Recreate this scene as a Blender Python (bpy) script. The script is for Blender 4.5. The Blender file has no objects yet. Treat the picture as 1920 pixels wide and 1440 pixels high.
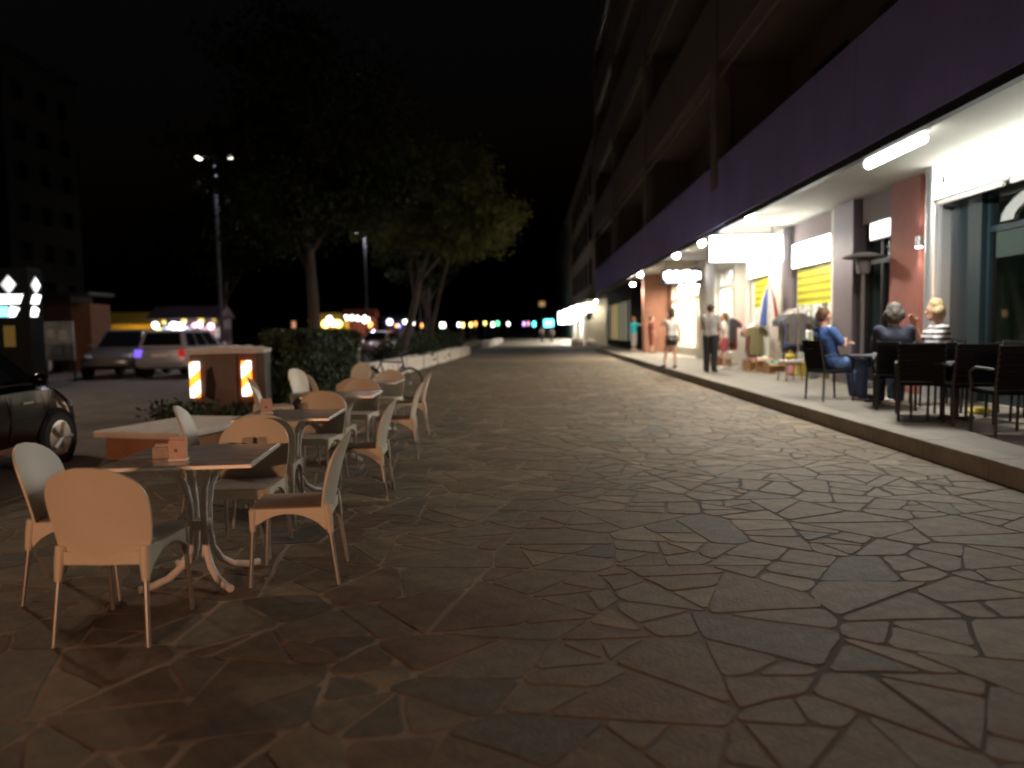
import bpy, bmesh, math, random
import numpy as np
from mathutils import Vector, Matrix

random.seed(7)
RNG = np.random.default_rng(11)
S = bpy.context.scene
COL = S.collection
R = math.radians

# ------------------------------------------------------------------ camera
cam_d = bpy.data.cameras.new('camera')
cam_d.sensor_width = 36.0
cam_d.lens = 36.0 * 1450.0 / 1920.0
cam_d.clip_start = 0.05
cam_d.clip_end = 2000
cam_d.dof.use_dof = True
cam_d.dof.focus_distance = 5.2
cam_d.dof.aperture_fstop = 0.92
cam_o = bpy.data.objects.new('camera', cam_d)
COL.objects.link(cam_o)
cam_o.matrix_world = (Matrix.Translation((0, 0, 1.42)) @ Matrix.Rotation(R(1.328), 4, 'Z')
                      @ Matrix.Rotation(R(90 - 4.043), 4, 'X') @ Matrix.Rotation(R(-0.9), 4, 'Z'))
S.camera = cam_o

# ------------------------------------------------------------------ night sky
world = bpy.data.worlds.new('World')
S.world = world
world.use_nodes = True
wn = world.node_tree
bg = wn.nodes['Background']
sky = wn.nodes.new('ShaderNodeTexSky')
sky.sky_type = 'NISHITA'
sky.sun_disc = False
sky.sun_elevation = R(-4)
sky.sun_rotation = R(200)
wn.links.new(sky.outputs['Color'], bg.inputs['Color'])
bg.inputs['Strength'].default_value = 0.11

# ------------------------------------------------------------------ exposure
S.view_settings.view_transform = 'Standard'
S.view_settings.look = 'None'
S.view_settings.exposure = 0.0
S.view_settings.gamma = 1.0
S.view_settings.use_curve_mapping = False
S.render.engine = 'CYCLES'
S.cycles.use_denoising = True
S.cycles.max_bounces = 6
S.cycles.diffuse_bounces = 3
S.cycles.glossy_bounces = 3
S.cycles.transparent_max_bounces = 12
S.cycles.sample_clamp_indirect = 4.0
S.cycles.caustics_reflective = False
S.cycles.caustics_refractive = False
S.cycles.filter_width = 1.9

# light levels, all in one place
WARM = (1.0, 0.60, 0.36)
COOL = (0.93, 1.0, 0.95)
SHOPWARM = (1.0, 0.86, 0.68)

# ------------------------------------------------------------------ materials
MATS = {}


def mat(name, col, rough=0.6, metal=0.0, var=0.0, scale=6.0, bump=0.0, bscale=40.0, spec=0.5, col2=None, coat=0.0, stretch=None):
    if name in MATS:
        return MATS[name]
    m = bpy.data.materials.new(name)
    m.use_nodes = True
    nt = m.node_tree
    b = nt.nodes['Principled BSDF']
    b.inputs['Roughness'].default_value = rough
    b.inputs['Metallic'].default_value = metal
    b.inputs['Specular IOR Level'].default_value = spec
    b.inputs['Coat Weight'].default_value = coat
    c = (*col, 1)
    b.inputs['Base Color'].default_value = c
    if var > 0 or col2 or bump > 0:
        tc = nt.nodes.new('ShaderNodeTexCoord')
        mp = nt.nodes.new('ShaderNodeMapping')
        if stretch:
            mp.inputs['Scale'].default_value = stretch
        nt.links.new(tc.outputs['Object'], mp.inputs['Vector'])
    if var > 0 or col2:
        n = nt.nodes.new('ShaderNodeTexNoise')
        n.inputs['Scale'].default_value = scale
        n.inputs['Detail'].default_value = 5
        n.inputs['Roughness'].default_value = 0.65
        nt.links.new(mp.outputs['Vector'], n.inputs['Vector'])
        rp = nt.nodes.new('ShaderNodeValToRGB')
        rp.color_ramp.elements[0].position = 0.3
        rp.color_ramp.elements[1].position = 0.7
        c2 = col2 or tuple(min(1, x * (1 + var)) for x in col)
        c1 = col if col2 else tuple(x * (1 - var) for x in col)
        rp.color_ramp.elements[0].color = (*c1, 1)
        rp.color_ramp.elements[1].color = (*c2, 1)
        nt.links.new(n.outputs['Fac'], rp.inputs['Fac'])
        nt.links.new(rp.outputs['Color'], b.inputs['Base Color'])
    if bump > 0:
        n2 = nt.nodes.new('ShaderNodeTexNoise')
        n2.inputs['Scale'].default_value = bscale
        n2.inputs['Detail'].default_value = 6
        nt.links.new(mp.outputs['Vector'], n2.inputs['Vector'])
        bp = nt.nodes.new('ShaderNodeBump')
        bp.inputs['Strength'].default_value = bump
        bp.inputs['Distance'].default_value = 0.02
        nt.links.new(n2.outputs['Fac'], bp.inputs['Height'])
        nt.links.new(bp.outputs['Normal'], b.inputs['Normal'])
    MATS[name] = m
    return m


def emit(name, col, strength, base=(0.8, 0.8, 0.8)):
    if name in MATS:
        return MATS[name]
    m = bpy.data.materials.new(name)
    m.use_nodes = True
    b = m.node_tree.nodes['Principled BSDF']
    b.inputs['Base Color'].default_value = (*base, 1)
    b.inputs['Roughness'].default_value = 0.4
    b.inputs['Emission Color'].default_value = (*col, 1)
    b.inputs['Emission Strength'].default_value = strength
    MATS[name] = m
    return m


def glass(name, tint=(0.9, 0.95, 0.95), refl=0.12, rough=0.02):
    if name in MATS:
        return MATS[name]
    m = bpy.data.materials.new(name)
    m.use_nodes = True
    nt = m.node_tree
    nt.nodes.remove(nt.nodes['Principled BSDF'])
    out = nt.nodes['Material Output']
    t = nt.nodes.new('ShaderNodeBsdfTransparent')
    t.inputs['Color'].default_value = (*tint, 1)
    g = nt.nodes.new('ShaderNodeBsdfGlossy')
    g.inputs['Roughness'].default_value = rough
    mx = nt.nodes.new('ShaderNodeMixShader')
    mx.inputs['Fac'].default_value = refl
    nt.links.new(t.outputs[0], mx.inputs[1])
    nt.links.new(g.outputs[0], mx.inputs[2])
    nt.links.new(mx.outputs[0], out.inputs['Surface'])
    MATS[name] = m
    return m


def banded(name, ca, cb, scale, axis='Z', rot=(0, 0, 0), strength=0.0, thresh=0.5, dist=0.0):
    """two-colour printed bands (stripes on plates, lines of print on posters)"""
    if name in MATS:
        return MATS[name]
    m = bpy.data.materials.new(name)
    m.use_nodes = True
    nt = m.node_tree
    b = nt.nodes['Principled BSDF']
    tc = nt.nodes.new('ShaderNodeTexCoord')
    mp = nt.nodes.new('ShaderNodeMapping')
    mp.inputs['Rotation'].default_value = rot
    nt.links.new(tc.outputs['Object'], mp.inputs['Vector'])
    w = nt.nodes.new('ShaderNodeTexWave')
    w.bands_direction = axis
    w.inputs['Scale'].default_value = scale
    w.inputs['Distortion'].default_value = dist
    w.inputs['Detail Scale'].default_value = 6
    nt.links.new(mp.outputs['Vector'], w.inputs['Vector'])
    rp = nt.nodes.new('ShaderNodeValToRGB')
    rp.color_ramp.elements[0].position = thresh - 0.06
    rp.color_ramp.elements[1].position = thresh + 0.06
    rp.color_ramp.elements[0].color = (*ca, 1)
    rp.color_ramp.elements[1].color = (*cb, 1)
    nt.links.new(w.outputs['Fac'], rp.inputs['Fac'])
    nt.links.new(rp.outputs['Color'], b.inputs['Base Color'])
    b.inputs['Roughness'].default_value = 0.5
    if strength > 0:
        nt.links.new(rp.outputs['Color'], b.inputs['Emission Color'])
        b.inputs['Emission Strength'].default_value = strength
    MATS[name] = m
    return m


# ------------------------------------------------------------------ mesh builder
class MB:
    def __init__(self):
        self.v, self.f, self.m = [], [], []

    def add(self, vs, fs, mi=0):
        o = len(self.v)
        self.v += [tuple(p) for p in vs]
        self.f += [tuple(i + o for i in f) for f in fs]
        self.m += [mi] * len(fs)
        return self

    def box(self, c, s, rz=0.0, mi=0, M=None, taper=1.0):
        hx, hy, hz = s[0] / 2, s[1] / 2, s[2] / 2
        vs = []
        for z, k in ((-hz, 1.0), (hz, taper)):
            for x, y in ((-hx, -hy), (hx, -hy), (hx, hy), (-hx, hy)):
                vs.append(Vector((x * k, y * k, z)))
        mm = M if M is not None else Matrix.Rotation(rz, 3, 'Z')
        vs = [mm @ p + Vector(c) for p in vs]
        return self.add(vs, [(3, 2, 1, 0), (4, 5, 6, 7), (0, 1, 5, 4), (1, 2, 6, 5), (2, 3, 7, 6), (3, 0, 4, 7)], mi)

    def span(self, x0, x1, y0, y1, z0, z1, mi=0):
        return self.box(((x0 + x1) / 2, (y0 + y1) / 2, (z0 + z1) / 2), (abs(x1 - x0), abs(y1 - y0), abs(z1 - z0)), 0, mi)

    def tube(self, pts, rad, n=8, mi=0, caps=True, squash=None):
        pts = [Vector(p) for p in pts]
        if not hasattr(rad, '__len__'):
            rad = [rad] * len(pts)
        vs, fs = [], []
        up = None
        for i, p in enumerate(pts):
            a = pts[max(0, i - 1)]
            b = pts[min(len(pts) - 1, i + 1)]
            t = (b - a).normalized()
            if up is None:
                up = Vector((0, 0, 1)) if abs(t.z) < 0.9 else Vector((0, 1, 0))
            s = t.cross(up).normalized()
            up = s.cross(t).normalized()
            for k in range(n):
                an = 2 * math.pi * k / n
                d = s * math.cos(an) + up * math.sin(an) * (squash or 1.0)
                vs.append(p + d * rad[i])
        for i in range(len(pts) - 1):
            for k in range(n):
                k2 = (k + 1) % n
                fs.append((i * n + k, i * n + k2, (i + 1) * n + k2, (i + 1) * n + k))
        if caps:
            fs.append(tuple(reversed(range(n))))
            fs.append(tuple((len(pts) - 1) * n + k for k in range(n)))
        return self.add(vs, fs, mi)

    def lathe(self, prof, n=16, c=(0, 0, 0), M=None, mi=0):
        vs, fs = [], []
        for r, z in prof:
            for k in range(n):
                a = 2 * math.pi * k / n
                p = Vector((r * math.cos(a), r * math.sin(a), z))
                if M is not None:
                    p = M @ p
                vs.append(p + Vector(c))
        for i in range(len(prof) - 1):
            for k in range(n):
                k2 = (k + 1) % n
                fs.append((i * n + k, i * n + k2, (i + 1) * n + k2, (i + 1) * n + k))
        fs.append(tuple(reversed(range(n))))
        fs.append(tuple((len(prof) - 1) * n + k for k in range(n)))
        return self.add(vs, fs, mi)

    def ball(self, c, r, nu=10, nv=7, sc=(1, 1, 1), mi=0):
        vs = [(c[0], c[1], c[2] - r * sc[2])]
        for j in range(1, nv):
            ph = -math.pi / 2 + math.pi * j / nv
            for k in range(nu):
                a = 2 * math.pi * k / nu
                vs.append((c[0] + r * sc[0] * math.cos(ph) * math.cos(a), c[1] + r * sc[1] * math.cos(ph) * math.sin(a), c[2] + r * sc[2] * math.sin(ph)))
        vs.append((c[0], c[1], c[2] + r * sc[2]))
        fs = []
        for k in range(nu):
            fs.append((0, 1 + (k + 1) % nu, 1 + k))
        for j in range(nv - 2):
            for k in range(nu):
                k2 = (k + 1) % nu
                a = 1 + j * nu
                fs.append((a + k, a + k2, a + nu + k2, a + nu + k))
        t = len(vs) - 1
        a = 1 + (nv - 2) * nu
        for k in range(nu):
            fs.append((a + k, a + (k + 1) % nu, t))
        return self.add(vs, fs, mi)

    def torus(self, c, Rr, r, n=24, k=6, M=None, mi=0):
        vs, fs = [], []
        for i in range(n):
            a = 2 * math.pi * i / n
            for j in range(k):
                b = 2 * math.pi * j / k
                p = Vector(((Rr + r * math.cos(b)) * math.cos(a), (Rr + r * math.cos(b)) * math.sin(a), r * math.sin(b)))
                if M is not None:
                    p = M @ p
                vs.append(p + Vector(c))
        for i in range(n):
            for j in range(k):
                i2, j2 = (i + 1) % n, (j + 1) % k
                fs.append((i * k + j, i2 * k + j, i2 * k + j2, i * k + j2))
        return self.add(vs, fs, mi)

    def prism(self, poly, ax, t0, t1, mi=0):
        """poly: 2-D outline (ccw); extruded along ax ('x','y','z') from t0 to t1"""
        n = len(poly)
        mk = {'x': lambda a, b, t: (t, a, b), 'y': lambda a, b, t: (a, t, b), 'z': lambda a, b, t: (a, b, t)}[ax]
        vs = [mk(a, b, t0) for a, b in poly] + [mk(a, b, t1) for a, b in poly]
        fs = [tuple(reversed(range(n))), tuple(range(n, 2 * n))] + [(i, (i + 1) % n, n + (i + 1) % n, n + i) for i in range(n)]
        return self.add(vs, fs, mi)

    def mesh(self, name, smooth=False):
        me = bpy.data.meshes.new(name)
        me.from_pydata(self.v, [], self.f)
        if len(set(self.m)) > 1:
            me.polygons.foreach_set('material_index', self.m)
        bm = bmesh.new()
        bm.from_mesh(me)
        bmesh.ops.recalc_face_normals(bm, faces=bm.faces)
        bm.to_mesh(me)
        bm.free()
        if smooth:
            me.polygons.foreach_set('use_smooth', [True] * len(me.polygons))
            me.set_sharp_from_angle(angle=R(40))
        return me

    def build(self, name, mats, parent=None, smooth=False, loc=None, bevel=0.0):
        me = self.mesh(name, smooth)
        for mm in (mats if isinstance(mats, (list, tuple)) else [mats]):
            me.materials.append(mm)
        o = bpy.data.objects.new(name, me)
        COL.objects.link(o)
        if parent is not None:
            o.parent = parent
        if loc is not None:
            o.location = loc
        if bevel > 0:
            bv = o.modifiers.new('bevel', 'BEVEL')
            bv.width = bevel
            bv.segments = 2
            bv.limit_method = 'ANGLE'
        return o


def tag(o, label, cat, group=None):
    o['label'] = label
    o['category'] = cat
    if group:
        o['group'] = group
    return o


def thing(name, label, cat, loc=(0, 0, 0), rz=0.0, group=None):
    o = bpy.data.objects.new(name, None)
    o.empty_display_size = 0.2
    COL.objects.link(o)
    o.location = loc
    o.rotation_euler = (0, 0, rz)
    return tag(o, label, cat, group)


def struct(o):
    o['kind'] = 'structure'
    return o


def copy_tree(o, parent=None):
    c = o.copy()
    COL.objects.link(c)
    if parent is not None:
        c.parent = parent
    for ch in list(o.children):
        copy_tree(ch, c)
    return c


def lamp(name, kind, loc, energy, col, parent=None, size=0.2, size_y=None, rot=(0, 0, 0), spot=None, blend=0.6):
    l = bpy.data.lights.new(name, kind)
    l.energy = energy
    l.color = col
    if kind == 'AREA':
        l.shape = 'RECTANGLE' if size_y else 'DISK'
        l.size = size
        if size_y:
            l.size_y = size_y
    else:
        l.shadow_soft_size = size
    if kind == 'SPOT':
        l.spot_size = R(spot or 120)
        l.spot_blend = blend
    o = bpy.data.objects.new(name, l)
    COL.objects.link(o)
    o.location = loc
    o.rotation_euler = rot
    if parent is not None:
        o.parent = parent
    return o


# ------------------------------------------------------------------ common materials
M_asphalt = mat('asphalt', (0.155, 0.125, 0.102), 0.85, var=0.35, scale=1.3, bump=0.5, bscale=60)
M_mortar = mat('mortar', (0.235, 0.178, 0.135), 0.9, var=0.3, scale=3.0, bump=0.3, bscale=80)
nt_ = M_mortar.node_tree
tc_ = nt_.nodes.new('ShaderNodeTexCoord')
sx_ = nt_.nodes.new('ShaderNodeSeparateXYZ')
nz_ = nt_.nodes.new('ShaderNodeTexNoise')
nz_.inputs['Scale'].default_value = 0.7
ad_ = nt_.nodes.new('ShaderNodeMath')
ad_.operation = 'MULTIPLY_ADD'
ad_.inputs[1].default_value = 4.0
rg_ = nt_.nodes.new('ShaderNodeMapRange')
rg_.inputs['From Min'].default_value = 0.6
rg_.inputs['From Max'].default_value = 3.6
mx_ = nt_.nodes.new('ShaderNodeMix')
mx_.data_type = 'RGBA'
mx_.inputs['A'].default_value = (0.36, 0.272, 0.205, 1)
mx_.inputs['B'].default_value = (0.062, 0.049, 0.037, 1)  # joint shade put into the colour: mortar darker towards the arcade
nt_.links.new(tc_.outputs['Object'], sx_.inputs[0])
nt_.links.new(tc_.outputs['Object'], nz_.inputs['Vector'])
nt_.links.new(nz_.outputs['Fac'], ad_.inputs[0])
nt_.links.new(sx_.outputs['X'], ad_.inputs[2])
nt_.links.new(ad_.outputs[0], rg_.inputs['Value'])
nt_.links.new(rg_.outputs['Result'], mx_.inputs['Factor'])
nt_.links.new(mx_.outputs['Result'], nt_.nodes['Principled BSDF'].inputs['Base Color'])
M_stones = [
    mat('stone_brown', (0.166, 0.123, 0.079), 0.72, var=0.33, scale=8, bump=0.32, bscale=40, spec=0.35),
    mat('stone_grey', (0.176, 0.142, 0.098), 0.72, var=0.33, scale=9, bump=0.32, bscale=46, spec=0.35),
    mat('stone_red', (0.164, 0.112, 0.073), 0.72, var=0.33, scale=8, bump=0.32, bscale=42, spec=0.35),
    mat('stone_slate', (0.122, 0.106, 0.082), 0.72, var=0.33, scale=11, bump=0.32, bscale=50, spec=0.35),
    mat('stone_tan', (0.216, 0.168, 0.11), 0.72, var=0.33, scale=6, bump=0.32, bscale=38, spec=0.35),
]
M_pave = mat('pavement_concrete', (0.185, 0.165, 0.14), 0.7, var=0.18, scale=2.2, bump=0.25, bscale=50)
M_kerb = mat('kerb_stone', (0.22, 0.195, 0.16), 0.75, var=0.2, scale=4, bump=0.3, bscale=40)
M_cream = mat('cream_resin', (0.74, 0.66, 0.52), 0.42, var=0.04, scale=3, bump=0.05, bscale=200)
M_seat = mat('taupe_cushion', (0.46, 0.37, 0.31), 0.8, var=0.15, scale=30, bump=0.3, bscale=150)
M_alu = mat('brushed_aluminium', (0.62, 0.58, 0.53), 0.38, metal=0.9)
M_whitemetal = mat('white_painted_steel', (0.84, 0.79, 0.74), 0.5, var=0.06, scale=20)
M_marble = mat('brown_marbled_top', (0.36, 0.29, 0.25), 0.18, col2=(0.66, 0.58, 0.52), scale=5.5, stretch=(1, 2.6, 1))
M_white = mat('white_concrete', (0.78, 0.72, 0.67), 0.75, var=0.12, scale=4, bump=0.3, bscale=30)
M_black = mat('black_plastic', (0.007, 0.007, 0.008), 0.75, spec=0.15)
M_dark = mat('dark_metal', (0.018, 0.018, 0.02), 0.5, metal=0.2)
M_rubber = mat('tyre_rubber', (0.015, 0.015, 0.015), 0.8)

# ================================================================== GROUND
g = MB().span(-170, 150, -60, 420, -0.30, -0.03).build('ground', M_asphalt)
struct(g)

XW = 6.8       # shop wall
XF = 4.8       # balcony fascia
XK = 4.12      # kerb
ZP = 0.185     # pavement level
ZS = 3.95      # arcade soffit

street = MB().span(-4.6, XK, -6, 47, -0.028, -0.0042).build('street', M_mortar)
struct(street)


# crazy paving: big cells, each broken by random cuts
def clip(poly, nx, ny, d):
    out = []
    for i in range(len(poly)):
        a, b = poly[i], poly[(i + 1) % len(poly)]
        da = a[0] * nx + a[1] * ny - d
        db = b[0] * nx + b[1] * ny - d
        if da <= 0:
            out.append(a)
        if (da < 0 < db) or (db < 0 < da):
            t = da / (da - db)
            out.append((a[0] + t * (b[0] - a[0]), a[1] + t * (b[1] - a[1])))
    return out


def area(p):
    return 0.5 * sum(p[i][0] * p[(i + 1) % len(p)][1] - p[(i + 1) % len(p)][0] * p[i][1] for i in range(len(p)))


def centroid(p):
    return (sum(q[0] for q in p) / len(p), sum(q[1] for q in p) / len(p))


def split(p, depth=0):
    A = abs(area(p))
    lim = random.choice([0.055, 0.085, 0.13, 0.19, 0.28])
    if A < lim or depth > 5:
        return [p]
    c = centroid(p)
    # main axis
    xs = [q[0] - c[0] for q in p]
    ys = [q[1] - c[1] for q in p]
    ang = 0.5 * math.atan2(2 * sum(a * b for a, b in zip(xs, ys)), sum(a * a for a in xs) - sum(b * b for b in ys))
    ang += random.gauss(0, 0.33)
    nx, ny = math.cos(ang), math.sin(ang)
    d = nx * c[0] + ny * c[1] + random.uniform(-0.14, 0.14) * math.sqrt(A)
    a, b = clip(p, nx, ny, d), clip(p, -nx, -ny, -d)
    out = []
    for q in (a, b):
        if len(q) >= 3 and abs(area(q)) > 0.004:
            out += split(q, depth + 1)
    return out


def inset(p, t):
    n = len(p)
    q = list(p)
    for i in range(n):
        a, b = p[i], p[(i + 1) % n]
        ex, ey = b[0] - a[0], b[1] - a[1]
        L = math.hypot(ex, ey)
        if L < 1e-5:
            continue
        nx, ny = ey / L, -ex / L
        q = clip(q, nx, ny, nx * a[0] + ny * a[1] - t * random.uniform(0.75, 1.35))
        if len(q) < 3:
            return []
    return q


X0, X1, Y0, Y1 = -4.55, XK - 0.03, 0.6, 34.0
sp = 0.74
pts = {}
for i in range(-2, int((X1 - X0) / sp) + 3):
    for j in range(-2, int((Y1 - Y0) / sp) + 3):
        pts[(i, j)] = (X0 + (i + random.uniform(0.02, 0.98)) * sp, Y0 + (j + random.uniform(0.02, 0.98)) * sp)
polys = []
for (i, j), (px, py) in pts.items():
    cell = [(px - 1.8, py - 1.8), (px + 1.8, py - 1.8), (px + 1.8, py + 1.8), (px - 1.8, py + 1.8)]
    for di in (-2, -1, 0, 1, 2):
        for dj in (-2, -1, 0, 1, 2):
            q = pts.get((i + di, j + dj))
            if q is None or (di == 0 and dj == 0):
                continue
            nx, ny = q[0] - px, q[1] - py
            cell = clip(cell, nx, ny, (q[0] ** 2 + q[1] ** 2 - px ** 2 - py ** 2) / 2)
            if len(cell) < 3:
                break
        if len(cell) < 3:
            break
    for nx, ny, d in ((-1, 0, -X0), (1, 0, X1), (0, -1, -Y0), (0, 1, Y1)):
        if len(cell) >= 3:
            cell = clip(cell, nx, ny, d)
    if len(cell) >= 3 and abs(area(cell)) > 0.02:
        polys += split(cell)


def stone_geo(p):
    """worn slab: wobbling outline, chamfered edge, slightly tilted top; returns verts and faces about its centre"""
    p = inset(p, random.choice([0.0055, 0.0075, 0.010, 0.014]))
    if len(p) < 3 or abs(area(p)) < 0.006:
        return None
    # soften corners
    q = []
    n = len(p)
    for i in range(n):
        a, b, c = p[i - 1], p[i], p[(i + 1) % n]
        la = math.hypot(a[0] - b[0], a[1] - b[1])
        lc = math.hypot(c[0] - b[0], c[1] - b[1])
        r = random.uniform(0.012, 0.04)
        ka, kc = min(0.4, r / max(la, 1e-4)), min(0.4, r / max(lc, 1e-4))
        q.append((b[0] + (a[0] - b[0]) * ka, b[1] + (a[1] - b[1]) * ka))
        q.append((b[0] + (c[0] - b[0]) * kc, b[1] + (c[1] - b[1]) * kc))
    o = []
    for i in range(len(q)):
        a, b = q[i], q[(i + 1) % len(q)]
        o.append(a)
        if math.hypot(a[0] - b[0], a[1] - b[1]) > 0.14:
            w = random.gauss(0, 0.0065)
            t = random.uniform(0.35, 0.65)
            dx, dy = b[0] - a[0], b[1] - a[1]
            L = math.hypot(dx, dy)
            o.append((a[0] + dx * t - dy / L * w, a[1] + dy * t + dx / L * w))
    c = centroid(o)
    tx, ty, h = random.gauss(0, 0.0022), random.gauss(0, 0.0022), random.uniform(-0.001, 0.001)
    n = len(o)
    vs = []
    for x, y in o:
        vs.append((x - c[0], y - c[1], -0.016))
    for x, y in o:
        vs.append((x - c[0], y - c[1], -0.0008 + h * 0.9))
    for x, y in o:
        dx, dy = x - c[0], y - c[1]
        L = math.hypot(dx, dy)
        k = max(0.5, 1 - 0.002 / max(L, 0.02))
        vs.append((dx * k, dy * k, h + dx * tx + dy * ty))
    fs = []
    for lv in (0, 1):
        for i in range(n):
            i2 = (i + 1) % n
            fs.append((lv * n + i, lv * n + i2, (lv + 1) * n + i2, (lv + 1) * n + i))
    fs.append(tuple(2 * n + i for i in range(n)))
    return c, vs, fs


stones = []
for p in polys:
    if area(p) < 0:
        p = p[::-1]
    s_ = stone_geo(p)
    if s_ is None:
        continue
    (cx, cy), vs, fs = s_
    vis = cy > 1.75 and abs(cx) < 0.70 * cy + 0.25
    size = abs(area(p)) / max(cy, 0.5) ** 3 if vis else 0
    stones.append((size, cx, cy, vs, fs))
stones.sort(key=lambda s: -s[0])
bulk = MB()
for k, (size, cx, cy, vs, fs) in enumerate(stones):
    mi = random.choices(range(5), (5, 5, 3, 1.0, 2.5))[0]
    if k < 300:
        me = bpy.data.meshes.new('paving_stone')
        me.from_pydata(vs, [], fs)
        me.materials.append(M_stones[mi])
        o = bpy.data.objects.new('paving_stone', me)
        COL.objects.link(o)
        o.parent = street
        o.location = (cx, cy, 0)
    else:
        bulk.add([(x + cx, y + cy, z) for x, y, z in vs], fs, mi)
o = bulk.build('paving_stones', M_stones, street)
o['kind'] = 'stuff'

# stretch of the same street too far off to tell stones apart, and the road that crosses it
M_farpave = mat('far_paving', (0.19, 0.146, 0.10), 0.7, col2=(0.23, 0.18, 0.125), scale=2.2, bump=0.4, bscale=6)
struct(MB().span(-4.55, XK - 0.02, 34.02, 46.4, -0.010, 0.0).build('street_far_paving', M_farpave))
M_darkroad = mat('dark_asphalt', (0.030, 0.026, 0.024), 0.9, var=0.3, scale=1.0)
struct(MB().span(-60, 60, 47.2, 60.5, -0.029, -0.016).build('cross_road', M_darkroad))
struct(MB().span(-4.0, 24, 61.5, 260, -0.029, 0.02).build('far_pavement', mat('far_pavement', (0.30, 0.26, 0.21), 0.7, var=0.15, scale=0.5)))

# arcade pavement with its kerb stones
pv = MB().span(XK + 0.30, 12, -6, 46.6, -0.029, ZP).build('pavement', M_pave)
struct(pv)
kb = MB().span(XK + 0.02, XK + 0.298, -6, 46.6, -0.029, ZP - 0.02).build('kerb', M_kerb)
struct(kb)
y = -5.6
ks = MB().span(-0.15, 0.15, -0.595, 0.595, -0.19, 0.003)
k0 = None
while y < 46.2:
    if k0 is None:
        k0 = ks.build('kerb_stone', M_kerb, kb, bevel=0.012)
        kk = k0
    else:
        kk = k0.copy()
        COL.objects.link(kk)
    kk.location = (XK + 0.15 + random.uniform(-0.004, 0.004), y, ZP)
    y += 1.2

# ================================================================== ARCADE BUILDING
BY0, BY1 = -8.0, 56.0
B = thing('arcade_building', 'tall dark apartment building over a lit shopping arcade with balconies', 'building', (0, 0, 0))
M_fascia = mat('lilac_render', (0.35, 0.325, 0.80), 0.8, var=0.10, scale=0.7, bump=0.15, bscale=20)
M_render = mat('pale_render', (0.22, 0.195, 0.20), 0.85, var=0.12, scale=0.8, bump=0.15, bscale=20)
M_soffit = mat('soffit_plaster', (0.33, 0.315, 0.265), 0.8, var=0.08, scale=1.1)
M_brownwall = mat('brown_render', (0.19, 0.15, 0.15), 0.85, var=0.1, scale=1)
M_terra = mat('terracotta_render', (0.34, 0.115, 0.09), 0.75, var=0.10, scale=2, bump=0.15, bscale=20)
M_jamb = mat('cream_render', (0.58, 0.55, 0.49), 0.7, var=0.08, scale=2)
M_column = mat('plum_grey_paint', (0.13, 0.11, 0.13), 0.6, var=0.1, scale=2)
M_steel = mat('satin_steel', (0.60, 0.61, 0.62), 0.35, metal=0.7)
M_darkframe = mat('dark_blue_frame', (0.010, 0.021, 0.027), 0.4)
M_teal = mat('dark_green_panel', (0.004, 0.018, 0.014), 0.4)
M_roomwall = mat('shop_wall_white', (0.78, 0.74, 0.66), 0.8)
M_roomfloor = mat('shop_floor', (0.42, 0.36, 0.29), 0.5)
M_glass = glass('shop_glass', (0.93, 0.96, 0.95), 0.10)
M_darkglass = glass('dark_shop_glass', (0.55, 0.68, 0.70), 0.16)
M_winglass = mat('night_window_glass', (0.012, 0.014, 0.018), 0.12, spec=0.6)

MB().span(XF + 0.012, XF + 0.22, BY0, BY1, ZS - 0.019, 5.549).build('fascia', M_fascia, B)
yy = BY0
while yy < BY1 - 0.1:
    MB().span(XF, XF + 0.0119, yy + 0.008, min(yy + 3.93, BY1) - 0.008, ZS - 0.02, 5.55).build('fascia_panel', M_fascia, B)
    yy += 3.93
MB().span(XF + 0.222, XW + 0.3, BY0, BY1 - 0.01, ZS, ZS + 0.25).build('soffit', M_soffit, B)
MB().span(XF + 0.222, 7.0, BY0, BY1 - 0.01, ZS + 0.252, ZS + 0.5).build('balcony_floor', M_render, B)
MB().span(XF + 0.03, XF + 0.15, BY0, BY1 - 0.02, ZS - 0.14, ZS - 0.022).build('fascia_rail', M_dark, B)
# parapet bands and balcony recesses of the floors above
for k in range(4):
    zb = 8.02 + 4.2 * k
    MB().span(XF + 0.005, XF + 0.20, BY0, BY1, zb, zb + 1.9).build('parapet', M_render, B)
    MB().span(XF + 0.202, 7.0, BY0, BY1 - 0.01, zb, zb + 0.3).build('balcony_floor', M_render, B)
    MB().span(XF + 0.02, XF + 0.07, BY0, BY1 - 0.5, zb - 0.42, zb - 0.36).build('awning_rail', M_steel, B)
for k in range(5):
    z0 = 4.46 if k == 0 else 8.33 + 4.2 * (k - 1)
    z1 = 8.01 if k == 0 else z0 + 3.88
    MB().span(6.6, 6.85, BY0, BY1 - 0.02, z0, z1).build('upper_wall', M_brownwall if k % 2 == 0 else M_render, B)
    for yy in (14.0, 17.3, 23.5, 28.0, 35.5, 40.2, 47.0, 51.6):
        if k > 2 and yy < 20:
            continue
        wf = MB()
        wf.span(6.54, 6.6, yy - 0.9, yy + 0.9, z0 + 0.32, z0 + 2.75)
        w_ = wf.build('balcony_window', M_darkframe, B)
        for s_ in (-1, 1):
            MB().span(6.515, 6.538, yy + s_ * 0.43 - 0.38, yy + s_ * 0.43 + 0.38, z0 + 0.42, z0 + 2.65).build('pane', M_winglass, w_)
for yp in (8.4, 20.2, 32.0, 44.0, 55.7):
    MB().span(XF - 0.05, XF + 0.32, yp - 0.28, yp + 0.28, 5.551 if yp != 20.2 else 4.9, 25.2).build('pier', M_render, B)
    for k in range(4):
        MB().span(XF + 0.322, 6.59, yp - 0.09, yp + 0.09, 5.56 + 4.2 * k if k == 0 else 8.33 + 4.2 * (k - 1), 8.0 + 4.2 * k).build('balcony_divider', M_render, B)
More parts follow.
